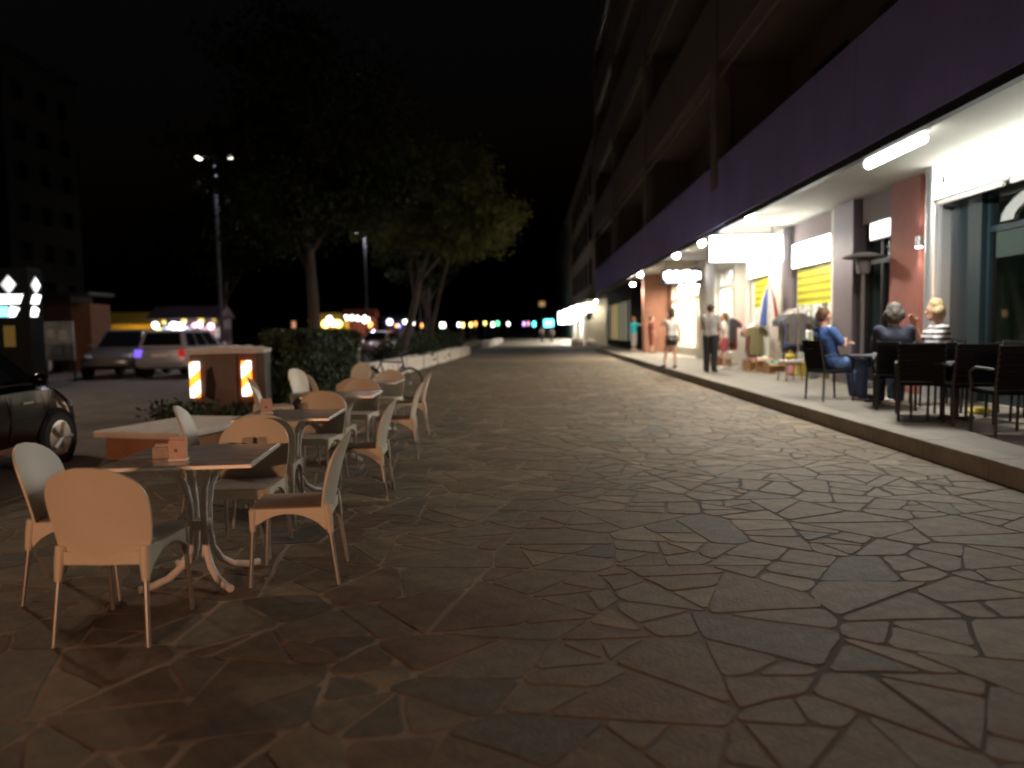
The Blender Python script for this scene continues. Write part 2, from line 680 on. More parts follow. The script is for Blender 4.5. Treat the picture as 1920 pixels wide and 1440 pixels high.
MB().span(XF, 14, BY0, BY1, 24.95, 25.5).build('roof_edge', M_render, B)
MB().span(6.86, 14, BY1 - 0.3, BY1 - 0.02, ZP, 24.9).build('end_wall', M_brownwall, B)
MB().span(10.4, 10.6, BY0, BY1 - 0.31, ZP + 0.02, ZS).build('rear_wall', M_roomwall, B)
MB().span(XW + 0.30, 10.4, BY0, BY1 - 0.31, ZS - 0.6, ZS - 0.5).build('shop_ceiling', M_roomwall, B)
MB().span(XW + 0.02, 10.4, BY0, BY1 - 0.31, ZP + 0.004, ZP + 0.02).build('shop_floor', M_roomfloor, B)


def wall(y0, y1, m, name='wall', x0=XW, x1=None, z0=ZP + 0.002, z1=ZS - 0.002):
    return MB().span(x0, x1 or XW + 0.28, y0, y1, z0, z1).build(name, m, B)


def partition(yy):
    MB().span(XW + 0.29, 10.39, yy - 0.08, yy + 0.08, ZP + 0.021, ZS - 0.61).build('partition_wall', M_roomwall, B)


# wall pieces in order along the arcade
wall(13.27, 13.52, M_jamb, 'wall_jamb')
wall(13.525, 14.6, M_terra, 'terracotta_wall', x0=XW - 0.10)
wall(16.12, 17.15, M_column, 'plum_wall', x0=XW - 0.16)
wall(17.155, 17.5, M_jamb, 'wall_jamb', x0=XW - 0.06)
wall(20.2, 20.88, M_column, 'plum_wall', x0=XW - 0.03)
wall(20.885, 21.95, M_jamb, 'wall_jamb', x0=XW - 0.08)
wall(24.2, 25.5, M_jamb, 'wall_jamb', x0=XW - 0.08)
wall(28.3, 31.0, M_jamb, 'wall_jamb', x0=XW - 0.06)
M_terra2 = mat('orange_brown_render', (0.22, 0.095, 0.06), 0.75, var=0.12, scale=2, bump=0.15, bscale=20)
wall(37.8, 38.6, M_terra2, 'terracotta_wall', x0=5.6, x1=6.795)
wall(37.6, 42.5, M_terra2, 'terracotta_wall')
for yy in (13.4, 16.6, 20.5, 24.8, 29.6, 38.2):
    partition(yy)
# lintels over the openings
for (a, b) in ((3.0, 12.7), (14.605, 16.115), (17.505, 20.195), (21.955, 24.195), (25.505, 28.295), (31.005, 37.59)):
    wall(a, b, M_brownwall if a < 20 else M_jamb, 'lintel', z0=3.42, z1=ZS - 0.003)


def storefront(y0, y1, frame, gl, n, x=XW + 0.1, z1=3.41, transom=2.75, sill=0.35):
    f = MB()
    w = (y1 - y0) / n
    f.span(x, x + 0.1, y0, y1, ZP + 0.021, ZP + sill)
    f.span(x + 0.001, x + 0.099, y0 + 0.002, y1 - 0.002, transom, transom + 0.09)
    f.span(x + 0.001, x + 0.099, y0 + 0.002, y1 - 0.002, z1 - 0.07, z1 - 0.001)
    for i in range(n + 1):
        yy = min(max(y0 + i * w, y0 + 0.04), y1 - 0.04)
        f.span(x - 0.004, x + 0.104, yy - 0.035, yy + 0.035, ZP + 0.022, z1 - 0.002)
    fo = f.build('shop_window_frame', frame, B)
    for i in range(n):
        a, b = y0 + i * w + 0.036, y0 + (i + 1) * w - 0.036
        MB().span(x + 0.045, x + 0.055, a, b, ZP + sill, transom).build('pane', gl, fo)
        MB().span(x + 0.045, x + 0.055, a, b, transom + 0.09, z1 - 0.07).build('pane', gl, fo)
    return fo


storefront(-6, 11.9, M_darkframe, M_darkglass, 11, z1=3.38)
MB().span(XW + 0.02, XW + 0.28, 11.92, 12.74, ZP + 0.01, 3.41).build('shop_door_jamb', M_darkframe, B)
storefront(14.62, 16.1, M_dark, M_darkglass, 2, transom=2.6)
storefront(17.52, 20.18, M_jamb, M_glass, 3)
storefront(21.97, 24.18, M_jamb, M_glass, 2)
storefront(25.52, 28.28, M_jamb, M_glass, 3)
storefront(31.02, 37.58, M_jamb, M_glass, 5, transom=2.6)

# silver pilasters with half-round front beside the near shop
pil = MB().span(XW - 0.12, XW + 0.2, 12.76, 13.26, ZP + 0.002, ZS - 0.004)
pil.tube([(XW - 0.12, 13.02, ZP + 0.003), (XW - 0.12, 13.02, ZS - 0.006)], 0.13, 14)
pil.build('steel_pilaster', M_steel, B, smooth=True)
# green door surround with arched fanlight in the near shop
arch = MB()
for i in range(14):
    a0, a1 = math.pi * i / 14, math.pi * (i + 1) / 14
    po = [(10.1 + 1.35 * math.cos(a), 2.86 + 0.46 * math.sin(a)) for a in (a0, a1)]
    pi_ = [(10.1 + 1.05 * math.cos(a), 2.86 + 0.30 * math.sin(a)) for a in (a0, a1)]
    arch.prism([po[0], po[1], pi_[1], pi_[0]], 'x', XW + 0.02, XW + 0.09)
arch.build('fanlight_arch', mat('grey_white_paint', (0.22, 0.23, 0.23), 0.5), B)
MB().span(XW + 0.03, XW + 0.09, 8.6, 11.55, 2.35, 2.72).build('door_head_panel', M_teal, B)
MB().span(XW + 0.03, XW + 0.09, 8.3, 9.35, ZP + 0.03, 2.345).build('door_panel', M_teal, B)
dsf = MB().span(XW + 0.5, XW + 0.6, 9.6, 9.85, ZP + 0.03, 2.2).span(XW + 0.501, XW + 0.599, 9.851, 11.2, 1.95, 2.199).span(XW + 0.5, XW + 0.6, 11.2, 11.4, ZP + 0.03, 2.2)
dsf.build('inner_door_frame', mat('pale_grey_paint', (0.40, 0.40, 0.38), 0.6), B)

# far dark shop front that stands forward, with tall narrow lit panes
fd = MB().span(5.6, 5.7, 42.55, 55.6, ZP + 0.02, 0.65).span(5.6, 5.7, 42.55, 55.6, 2.95, ZS - 0.01)
for i in range(9):
    yy = 42.6 + i * 1.62
    fd.span(5.595, 5.705, yy, yy + 0.55, 0.651, 2.949)
fdo = fd.build('shop_window_frame', M_black, B)
M_litpane = [emit('warm_lit_pane', (1.0, 0.72, 0.25), 0.75), emit('dim_lit_pane', (0.9, 0.85, 0.55), 0.35), emit('faint_lit_pane', (0.8, 0.75, 0.6), 0.10)]
for i in range(8):
    yy = 43.15 + i * 1.62
    MB().span(5.65, 5.66, yy + 0.002, yy + 1.066, 0.655, 2.945).build('pane', M_litpane[(2, 1, 1, 1, 0, 0, 1, 2)[i]], fdo)
MB().span(5.6, XW - 0.01, 42.501, 42.545, ZP + 0.003, ZS - 0.01).build('wall', M_black, B)

# shop interiors: shelves and lamps under the ceiling
M_shelf = mat('shelf_white', (0.70, 0.66, 0.58), 0.6)
shop_light = emit('shop_ceiling_panel', (1.0, 0.98, 0.93), 85)
shop_warm = emit('shop_ceiling_panel_warm', (1.0, 0.84, 0.66), 120)


def ceiling_panel(yc, label, m, xc=8.3, sx=1.6, sy=0.5):
    o = thing('ceiling_panel_light', label, 'ceiling light', (xc, yc, ZS - 0.6), 0, 'shop ceiling lights')
    MB().span(-sx / 2 - 0.04, sx / 2 + 0.04, -sy / 2 - 0.04, sy / 2 + 0.04, -0.05, -0.002).build('housing', M_shelf, o)
    MB().span(-sx / 2, sx / 2, -sy / 2, sy / 2, -0.062, -0.0505).build('diffuser', m, o)
    return o


ceiling_panel(18.8, 'lit ceiling panel inside the shop with the larger yellow poster', shop_light)
ceiling_panel(23.0, 'lit ceiling panel inside the shop with the smaller yellow poster', shop_light)
ceiling_panel(26.9, 'lit ceiling panel in the narrow white shop behind the standing man', shop_light, sy=1.4)
for i, yy in enumerate((32.2, 34.3, 36.4)):
    ceiling_panel(yy, ['lit ceiling panel at the near end of the bright clothes shop', 'lit ceiling panel in the middle of the bright clothes shop', 'lit ceiling panel at the far end of the bright clothes shop'][i], shop_warm, xc=8.0, sx=2.0, sy=0.8)


def shelf_unit(x, y, w, label, cols, h=1.9):
    o = thing('shelf_unit', label, 'shelf', (x, y, ZP + 0.021), 0, 'shop shelves')
    MB().span(-0.2, -0.17, -w / 2, w / 2, 0, h).build('back_panel', M_shelf, o)
    for s_ in (-1, 1):
        MB().span(-0.169, 0.2, s_ * w / 2 - 0.015, s_ * w / 2 + 0.015, 0, h).build('side_panel', M_shelf, o)
    for k in range(5):
        MB().span(-0.168, 0.19, -w / 2 + 0.016, w / 2 - 0.016, 0.08 + k * 0.42, 0.105 + k * 0.42).build('shelf_board', M_shelf, o)
    return o


M_goods = [mat('goods_%s' % n, c, 0.6, var=0.1, scale=8) for n, c in (
    ('red', (0.42, 0.05, 0.05)), ('blue', (0.05, 0.10, 0.34)), ('white', (0.72, 0.70, 0.66)), ('yellow', (0.62, 0.48, 0.06)),
    ('pink', (0.55, 0.22, 0.30)), ('black', (0.02, 0.02, 0.025)), ('olive', (0.20, 0.19, 0.08)), ('brown', (0.19, 0.09, 0.04)), ('grey', (0.13, 0.13, 0.14)), ('teal', (0.03, 0.28, 0.30)))]
GCOL = ['red', 'blue', 'white', 'yellow', 'pink', 'black', 'olive', 'brown', 'grey', 'teal']
for y, where in ((18.4, 'at the back of the larger poster shop'), (22.8, 'at the back of the smaller poster shop'), (26.4, 'at the back of the narrow white shop'), (33.2, 'in the near clothes shop unit'), (35.9, 'in the far clothes shop unit')):
    so = shelf_unit(10.1, y, 1.7, 'white shelf unit ' + where, None)
    for k in range(4):
        for q in range(3):
            gb = MB().box((-0.02, -0.5 + q * 0.48 + random.uniform(-0.05, 0.05), 0.106 + k * 0.42 + 0.12), (0.22, random.uniform(0.2, 0.36), 0.24))
            gi = random.randrange(10)
            go = gb.build('folded_goods', M_goods[gi], None, loc=(10.1, y, ZP + 0.021), bevel=0.02)
            tag(go, '%s goods, %s of %s shelf %s' % (GCOL[gi], ('near end', 'middle', 'far end')[q], ('bottom', 'second', 'third', 'fourth')[k], where), 'goods', 'goods on shop shelves')

# ---------------------------------------------------------------- signs and arcade lamps
sign_white = emit('lightbox_white', (1.0, 1.0, 0.96), 9)
sign_hang = emit('hanging_lightbox_white', (1.0, 1.0, 0.95), 17)
M_signcase = mat('sign_case', (0.35, 0.36, 0.37), 0.4, metal=0.5)

o = thing('shop_sign', 'long white lightbox sign above the dark green shop window', 'sign', (6.6, 8.0, 3.42))
MB().span(0.0, 0.195, -1.8, 4.92, -0.06, 0.56).build('case', M_signcase, o)
MB().span(-0.022, -0.002, -1.76, 4.88, 0.0, 0.52).build('light_face', sign_white, o)
mk = MB().prism([(4.62, 0.20), (4.50, 0.20), (4.56, 0.42)], 'x', -0.03, -0.023).span(-0.03, -0.023, 4.52, 4.60, 0.09, 0.15)
mk.build('printed_mark', M_black, o)
MB().tube([(-0.02, 4.7, -0.10), (-0.02, 3.0, -0.10)], 0.035, 8).build('awning_roller', M_whitemetal, o)
MB().tube([(-0.02, 2.8, -0.10), (-0.02, -1.7, -0.10)], 0.035, 8).build('awning_roller', M_whitemetal, o)

o = thing('shop_sign', 'large plain white lightbox hanging across the arcade', 'sign', (5.60, 20.3, 3.05))
MB().span(-0.95, 0.95, -0.11, 0.11, 0, 0.70).build('case', M_signcase, o)
for s_ in (-1, 1):
    MB().span(-0.92, 0.92, s_ * 0.121 - 0.008, s_ * 0.121 + 0.008, 0.03, 0.67).build('light_face', sign_hang, o)
    MB().tube([(s_ * 0.7, 0, 0.70), (s_ * 0.7, 0, ZS - 3.05)], 0.015, 6).build('hanger', M_dark, o)

o = thing('shop_sign', 'dark hanging sign with glowing white lettering near the clothes shop', 'sign', (5.85, 30.0, 3.02))
MB().span(-0.76, 0.76, -0.07, 0.07, 0, 0.62).build('board', mat('sign_plum', (0.05, 0.035, 0.06), 0.5), o)
M_letter = emit('letter_white', (1.0, 0.96, 1.0), 9)
lt = MB()
xx = -0.66
while xx < 0.62:
    w_ = random.uniform(0.09, 0.16)
    lt.span(xx, xx + w_, -0.09, -0.072, 0.22, 0.50 + random.uniform(-0.05, 0.05))
    xx += w_ + 0.012
lt.build('large_lettering', M_letter, o)
lt = MB()
xx = -0.60
while xx < 0.5:
    w_ = random.uniform(0.05, 0.09)
    lt.span(xx, xx + w_, -0.09, -0.072, 0.08, 0.16)
    xx += w_ + 0.012
lt.build('small_lettering', emit('letter_dim', (0.9, 0.85, 1.0), 2.5), o)
for s_ in (-1, 1):
    MB().tube([(s_ * 0.6, 0, 0.62), (s_ * 0.6, 0, ZS - 3.02)], 0.012, 6).build('hanger', M_dark, o)

for (ya, yb, lab) in ((17.6, 20.1, 'white lightbox panel over the larger yellow poster'), (22.05, 24.1, 'white lightbox panel over the smaller yellow poster')):
    o = thing('shop_sign', lab, 'sign', (XW + 0.02, (ya + yb) / 2, 2.84), 0, 'lightbox panels over posters')
    h = (yb - ya) / 2
    MB().span(-0.06, 0.07, -h, h, 0, 0.62).build('case', M_signcase, o)
    MB().span(-0.078, -0.062, -h + 0.04, h - 0.04, 0.03, 0.59).build('light_face', sign_hang, o)
M_poster = banded('yellow_poster_print', (0.34, 0.30, 0.005), (0.66, 0.64, 0.01), 1.7, 'Z', dist=1.0)
o = MB().span(XW + 0.06, XW + 0.075, 17.75, 20.0, 1.92, 2.80).build('poster', M_poster)
tag(o, 'larger yellow poster with faint lines of print in shop window', 'poster')
o = MB().span(XW + 0.06, XW + 0.075, 22.25, 23.75, 1.95, 2.80).build('poster', M_poster)
tag(o, 'smaller yellow poster beside the beach umbrella, below white lightbox', 'poster')
# small lit sign inside the dark doorway
o = thing('shop_sign', 'small glowing sign in the dark doorway beside the terracotta wall', 'sign', (XW - 0.02, 15.2, 3.05))
MB().span(0, 0.1, -0.45, 0.45, 0, 0.36).build('case', M_signcase, o)
MB().span(-0.014, -0.001, -0.41, 0.41, 0.03, 0.33).build('light_face', emit('door_sign', (1, 0.97, 0.9), 3.0), o)

# fluorescent strip lamps at the soffit edge
M_tube = emit('tube_white', (0.95, 1.0, 0.98), 15)


def strip_lamp(yc, label, L=1.7):
    o = thing('strip_lamp', label, 'lamp', (XF + 0.34, yc, ZS - 0.10), 0, 'strip lamps under the arcade')
    MB().span(-0.06, 0.06, -L / 2 - 0.05, L / 2 + 0.05, 0.03, 0.098).build('housing', M_whitemetal, o)
    d = MB().tube([(0, -L / 2, -0.04), (0, -L / 2 + 0.05, -0.04), (0, L / 2 - 0.05, -0.04), (0, L / 2, -0.04)], [0.045, 0.07, 0.07, 0.045], 12)
    d.build('diffuser', M_tube, o, smooth=True)
    lamp('strip_light', 'AREA', (0, 0, -0.125), 210, (1.0, 0.97, 0.86), o, 0.14, L)
    return o


strip_lamp(11.15, 'bright white strip lamp under the balcony near the dark green shop')
# round lamps hanging along the fascia rail
M_bulb = emit('globe_white', (1.0, 0.92, 0.78), 190)
labs = ['globe lamp at fascia edge above the white hanging lightbox', 'second globe lamp along the fascia, left of the hanging lightbox', 'third globe lamp along the fascia above the clothes shop', 'upper globe lamp of the two beside the far terracotta wall', 'lower globe lamp of the two beside the far terracotta wall']
for i, (x, yy, zz) in enumerate(((XF + 0.12, 17.4, 3.78), (XF + 0.12, 22.2, 3.78), (XF + 0.12, 26.0, 3.78), (XF + 0.12, 34.4, 3.74), (XF + 0.35, 38.6, 3.56))):
    o = thing('globe_lamp', labs[i], 'lamp', (x, yy, zz), 0, 'globe lamps along the fascia')
    MB().tube([(0, 0, 0.08), (0, 0, ZS - zz - 0.001 if i > 3 else ZS - 0.14 - zz + 0.02)], 0.02, 8).build('stem', M_dark, o)
    MB().lathe([(0.05, 0.10), (0.09, 0.06), (0.10, 0.03)], 12).build('cap', M_whitemetal, o, smooth=True)
    MB().ball((0, 0, -0.02), 0.10, 12, 8, (1, 1.2, 0.8)).build('globe', M_bulb, o, smooth=True)
    lamp('globe_light', 'SPOT', (0, 0, -0.14), 430, (1.0, 0.86, 0.66), o, 0.08, spot=168, blend=0.35)
# two-way wall lamp on the pilaster
o = thing('wall_lamp', 'small up and down wall lamp between terracotta wall and pilaster', 'lamp', (XW - 0.16, 13.42, 2.80))
MB().tube([(0, 0, -0.09), (0, 0, 0.09)], 0.055, 12).build('body', M_steel, o, smooth=True)
MB().box((0.09, 0, 0), (0.14, 0.05, 0.05)).build('bracket', M_steel, o)
MB().tube([(0, 0, -0.10), (0, 0, -0.091)], 0.05, 12).build('lens', emit('wall_lamp_lens', (1, 0.98, 0.92), 40), o)
lamp('wall_lamp_light', 'SPOT', (-0.02, 0, -0.12), 16, (1, 0.97, 0.9), o, 0.04, spot=95)
lamp('wall_lamp_light', 'SPOT', (-0.02, 0, 0.12), 8, (1, 0.97, 0.9), o, 0.04, rot=(math.pi, 0, 0), spot=95)

# ================================================================== STREET LAMPS
M_pole = mat('galvanised_pole', (0.07, 0.07, 0.08), 0.6, metal=0.2)
M_lens_c = emit('street_lens_cool', (1.0, 0.95, 0.75), 9)
M_lens_w = emit('street_lens_warm', (1.0, 0.62, 0.28), 12)


def street_lamp(loc, label, h=8.0, arm=0.57, lens=M_lens_c, energy=60.0, col=(1, 0.93, 0.75), rz=0.0, heads=2, spot=140, blend=0.5):
    o = thing('street_lamp', label, 'street lamp', loc, rz, 'street lamps')
    MB().lathe([(0.16, 0), (0.16, 0.25), (0.10, 0.32)], 12).build('base', M_pole, o, smooth=True)
    MB().tube([(0, 0, 0.3), (0, 0, h * 0.5), (0, 0, h)], [0.085, 0.07, 0.05], 10).build('pole', M_pole, o, smooth=True)
    for s_ in ((-1, 1) if heads == 2 else (1,)):
        a = MB().tube([(0, 0, h - 0.25), (s_ * arm * 0.4, 0, h - 0.02), (s_ * arm * 0.9, 0, h + 0.06)], 0.025, 8)
        a.build('arm', M_pole, o, smooth=True)
        hd = MB().box((s_ * arm, 0, h + 0.05), (0.44, 0.24, 0.11), taper=0.7).build('lamp_head', M_pole, o, bevel=0.02)
        MB().ball((s_ * arm, 0, h - 0.03), 0.13, 12, 6, (1.1, 0.8, 0.65)).build('lens', lens, hd, smooth=True)
        if energy > 0:
            lamp('street_light', 'SPOT', (s_ * arm, 0, h - 0.16), energy, col, o, 0.12, spot=spot, blend=blend)
    return o


street_lamp((-11.6, 29.0, 0), 'tall two headed street lamp behind the silver car', energy=420, col=(0.84, 0.82, 1.0), spot=172)
street_lamp((-11.6, 12.5, 0), 'added two headed street lamp out of view, near the black small car', energy=520, col=(1.0, 0.78, 0.56), spot=170)  # added outside the view to light the car park and parked cars
street_lamp((-10.9, 52.0, 0), 'second two headed street lamp, seen past the upright tree trunk', energy=420, col=(0.95, 0.88, 1.0), spot=172)
street_lamp((-9.3, 66.0, 0), 'distant street lamp seen beside the leaning tree', h=7.2, energy=40, heads=1, arm=0.5)
street_lamp((-11.0, 82.0, 0), 'farthest warm street lamp low between the leaning trunks', h=5.6, energy=40, heads=1, arm=0.5, lens=M_lens_w, col=WARM)
# the next lamp of the row, behind the viewer: it throws the warm light on the chair backs
street_lamp((-2.6, -13.0, 0), 'warm street lamp standing behind the viewer', h=3.5, energy=2600, col=(1.0, 0.50, 0.28), lens=M_lens_w, heads=2, spot=179, blend=0.04)

# ================================================================== CAFE CHAIRS AND TABLES
def chair_parts(o):
    # back shell: arched outline, dished across, leaning back
    rows, cols, th = 15, 12, 0.013
    front, back = [], []
    for i in range(rows + 1):
        t = i / rows
        z = 0.372 + 0.468 * (1 - (1 - t) ** 1.25)
        if z < 0.66:
            k = (z - 0.372) / 0.288
            w = 0.198 + 0.038 * math.sin(k * math.pi / 2)
        else:
            w = 0.236 * math.sqrt(max(0.0, 1 - ((z - 0.66) / 0.182) ** 2.4))
        w = max(w, 0.03)
        tt = (z - 0.372) / 0.468
        yb = -0.205 - 0.115 * tt ** 1.4
        for j in range(cols + 1):
            s = -1 + 2 * j / cols
            dish = 0.045 * (s * w / 0.236) ** 2
            p = (s * w, yb + dish, z)
            front.append(p)
            back.append((p[0], p[1] - th, p[2]))
    n = cols + 1
    N = len(front)
    fs = []
    for i in range(rows):
        for j in range(cols):
            a, b, c, d = i * n + j, i * n + j + 1, (i + 1) * n + j + 1, (i + 1) * n + j
            fs.append((a, b, c, d))
            fs.append((N + d, N + c, N + b, N + a))
    ring = [j for j in range(n)] + [i * n + cols for i in range(1, rows + 1)] + [rows * n + j for j in range(cols - 1, -1, -1)] + [i * n for i in range(rows - 1, 0, -1)]
    for k in range(len(ring)):
        a, b = ring[k], ring[(k + 1) % len(ring)]
        fs.append((b, a, N + a, N + b))
    bk = MB()
    bk.add(front + back, fs)
    bk.build('backrest', M_cream, o, smooth=True)
    # seat frame with arched aprons and leg sockets
    fr = MB()
    for s_ in (-1, 1):
        xs0, xs1 = s_ * 0.212, s_ * 0.190
        top = [(-0.20 + 0.40 * k / 10, 0.445) for k in range(11)]
        bot = []
        for k in range(11):
            t = k / 10
            bot.append((-0.20 + 0.40 * t, 0.315 + 0.085 * math.sin(math.pi * min(1, t * 1.05)) ** 0.7 + 0.03 * t))
        for k in range(10):
            a, b, c, d = top[k], top[k + 1], bot[k + 1], bot[k]
            fr.prism([d, c, b, a], 'x', min(xs0, xs1), max(xs0, xs1))
        fr.tube([(s_ * 0.194, -0.204, 0.46), (s_ * 0.198, -0.215, 0.38), (s_ * 0.203, -0.224, 0.30)], [0.025, 0.024, 0.018], 10)
        fr.tube([(s_ * 0.196, 0.196, 0.44), (s_ * 0.199, 0.20, 0.32)], [0.025, 0.018], 10)
    fr.box((0, 0.205, 0.415), (0.38, 0.022, 0.06))
    fr.box((0, -0.205, 0.405), (0.39, 0.03, 0.06))
    fr.build('seat_frame', M_cream, o, smooth=True)
    st = MB()
    g_ = 8
    top = []
    for i in range(g_ + 1):
        for j in range(g_ + 1):
            x, y_ = -0.188 + 0.376 * j / g_, -0.185 + 0.40 * i / g_
            e = max(abs(2 * j / g_ - 1), abs(2 * i / g_ - 1))
            top.append((x, y_, 0.458 - 0.008 * (1 - e ** 2) if e < 1 else 0.449))
    nn = g_ + 1
    f_ = [(i * nn + j, i * nn + j + 1, (i + 1) * nn + j + 1, (i + 1) * nn + j) for i in range(g_) for j in range(g_)]
    st.add(top, f_)
    st.box((0, 0.015, 0.434), (0.376, 0.40, 0.026))
    st.build('seat', M_seat, o, smooth=True)
    for s_ in (-1, 1):
        MB().tube([(s_ * 0.202, -0.222, 0.31), (s_ * 0.219, -0.262, 0.004)], [0.0135, 0.011], 10).build('leg', M_alu, o, smooth=True)
        MB().tube([(s_ * 0.199, 0.20, 0.33), (s_ * 0.208, 0.222, 0.004)], [0.0135, 0.011], 10).build('leg', M_alu, o, smooth=True)


def table_parts(o):
    MB().span(-0.385, 0.385, -0.385, 0.385, 0.712, 0.73).build('table_top', M_marble, o, bevel=0.006)
    ed = MB()
    for s_ in (-1, 1):
        ed.span(s_ * 0.386 - 0.0, s_ * 0.391, -0.391, 0.391, 0.709, 0.7265)
        ed.span(-0.3855, 0.3855, s_ * 0.386, s_ * 0.391, 0.709, 0.7265)
    ed.build('edge_trim', M_alu, o)
    MB().span(-0.22, 0.22, -0.22, 0.22, 0.699, 0.711).build('mounting_plate', M_whitemetal, o)
    for k in range(4):
        a = R(40 + 90 * k)
        pr = [(0.27, 0.697), (0.19, 0.675), (0.12, 0.63), (0.075, 0.55), (0.055, 0.44), (0.052, 0.28), (0.068, 0.18), (0.115, 0.10), (0.19, 0.048), (0.28, 0.026), (0.355, 0.021)]
        MB().tube([(r * math.cos(a), r * math.sin(a), z) for r, z in pr], 0.021, 10).build('leg', M_whitemetal, o, smooth=True)
    MB().lathe([(0.06, 0.30), (0.062, 0.305), (0.062, 0.35), (0.06, 0.355)], 14).build('collar', M_whitemetal, o, smooth=True)


chair0 = thing('cafe_chair', 'x', 'chair')
chair_parts(chair0)
table0 = thing('cafe_table', 'x', 'table')
table_parts(table0)
first = {'c': True, 't': True}


def put(proto, key, loc, rz, label, group):
    o = proto if first[key] else copy_tree(proto)
    first[key] = False
    o.location = loc
    o.rotation_euler = (0, 0, rz)
    o['label'] = label
    o['group'] = group
    return o


ORD = ['nearest', 'second', 'third', 'farthest']
TABLES = [(-1.92, 4.37, 7), (-2.04, 6.53, 4), (-2.10, 8.62, 3), (-2.2, 10.75, 0)]
CH = {  # dx, dy, heading of the sitter (deg), per table jitter
    'near': (-0.05, -0.72, 3), 'right': (0.55, 0.06, 92), 'far': (0.03, 0.62, 178), 'left': (-0.56, -0.14, -88)}
JIT = {(0, 'near'): (0.0, 0.0, -3), (0, 'left'): (0.02, -0.05, 6), (1, 'near'): (0.10, -0.02, 4), (1, 'left'): (0.02, -0.10, 12), (2, 'near'): (0.08, 0.03, -5),
       (2, 'left'): (-0.12, 0.1, 14), (1, 'far'): (-0.03, 0.05, -4), (0, 'far'): (0.02, -0.04, 5), (3, 'right'): (-0.03, -0.25, 10), (2, 'right'): (0.02, -0.02, 4), (3, 'left'): (0, 0.1, 20)}
WHERE = {'near': 'cream plastic chair with its back to the viewer at the %s square table', 'right': 'cream plastic chair seen side on, right of the %s square table',
         'far': 'cream plastic chair facing the viewer from behind the %s square table', 'left': 'cream plastic chair on the parked cars\' side of the %s square table'}
for k, (tx, ty, ta) in enumerate(TABLES):
    put(table0, 't', (tx, ty, 0), R(ta), ['nearest square marbled table with white curved legs', 'second square marbled table, behind the nearest one', 'third square marbled table in the row, before the hedge', 'farthest square marbled table of the row, near the bicycle'][k], 'square cafe tables')
    for key, (dx, dy, hd) in CH.items():
        j = JIT.get((k, key), (random.uniform(-0.03, 0.03), random.uniform(-0.03, 0.03), random.uniform(-5, 5)))
        put(chair0, 'c', (tx + dx + j[0], ty + dy + j[1], 0), R(hd + j[2]), WHERE[key] % ORD[k], 'cream cafe chairs')

for (x, yy, a, lab) in ((-3.45, 10.3, -60, 'spare cream plastic chair standing alone before the hedge'), (-3.55, 12.4, -110, 'spare cream plastic chair behind and left of the farthest table'), (-3.3, 14.3, 150, 'spare cream plastic chair nearest the hedge and the bicycle')):
    put(chair0, 'c', (x, yy, 0), R(a), lab, 'cream cafe chairs')
M_card = mat('menu_card', (0.70, 0.52, 0.46), 0.6, col2=(0.62, 0.36, 0.32), scale=25)
for (x, y_, rz, lab, withred) in ((-1.93, 4.16, 12, 'small pale menu holder standing on the nearest table', True), (-2.26, 6.55, 30, 'small pale menu holder standing on the second table', False)):
    o = thing('menu_holder', lab, 'menu holder', (x, y_, 0.7305), R(rz))
    MB().span(-0.05, 0.05, -0.03, 0.03, 0, 0.016).build('base', M_whitemetal, o, bevel=0.004)
    MB().span(-0.045, 0.045, -0.022, -0.004, 0.017, 0.115).build('card', M_card, o)
    MB().span(-0.044, 0.044, 0.0, 0.02, 0.017, 0.13).build('card', M_card, o)
    MB().span(-0.018, 0.0, -0.0245, -0.0225, 0.05, 0.068).build('printed_mark', M_terra, o)
o = thing('napkin_box', 'dark napkin box beside the menu holder on the nearest table', 'napkin box', (-2.06, 4.27, 0.7305), R(20))
MB().span(-0.06, 0.06, -0.045, 0.045, 0, 0.065).build('box', M_seat, o, bevel=0.006)
MB().span(-0.045, 0.045, -0.03, 0.03, 0.0655, 0.078).build('napkin', M_card, o)

# ================================================================== LOW WHITE TOPPED BLOCK, SKIP, HEDGE, PLANTERS
o = thing('low_block_seat', 'low block with pale slab top and orange sides behind the tables', 'block', (-4.30, 9.5, -0.03), R(-14))
MB().span(-0.52, 0.50, -0.75, 0.75, 0, 0.26).build('base', mat('orange_brick', (0.34, 0.18, 0.10), 0.8, var=0.2, scale=5, bump=0.3, bscale=30), o)
MB().span(-0.62, 0.58, -0.84, 0.84, 0.261, 0.345).build('slab', M_white, o, bevel=0.025)

M_skip = mat('rusty_brown_panel', (0.16, 0.10, 0.075), 0.7, col2=(0.21, 0.15, 0.12), scale=2.5, bump=0.25, bscale=20)
M_rust = mat('rust_red_panel', (0.24, 0.085, 0.05), 0.75, col2=(0.17, 0.075, 0.05), scale=4, bump=0.25, bscale=20)
o = thing('roadside_bin_shelter', 'brown box shelter with two striped hazard plates given a reflected glow beside the hedge', 'bin shelter', (-5.12, 13.05, -0.03), R(12))
o.scale = (0.86, 1, 1)
MB().span(-0.62, 0.24, -0.45, 0.45, 0.0, 1.12).build('body', M_skip, o, bevel=0.02)
MB().span(0.243, 0.60, -0.47, 0.45, 0.0, 1.12).build('side_panel', M_rust, o, bevel=0.02)
MB().span(0.603, 0.74, -0.40, 0.45, 0.0, 1.14).build('corner_post', mat('weathered_grey', (0.14, 0.13, 0.12), 0.8, var=0.15), o, bevel=0.01)
cv = MB()
nx_ = 40
wave = [(-0.70 + i * 1.46 / nx_, 1.20 + 0.045 * math.sin(math.pi * i / nx_) + 0.012 * math.sin(i * 0.95)) for i in range(nx_ + 1)]
cv.prism([(-0.70, 1.121), (0.76, 1.121)] + wave[::-1], 'y', -0.52, 0.52)
cv.build('cover', M_white, o, bevel=0.03)
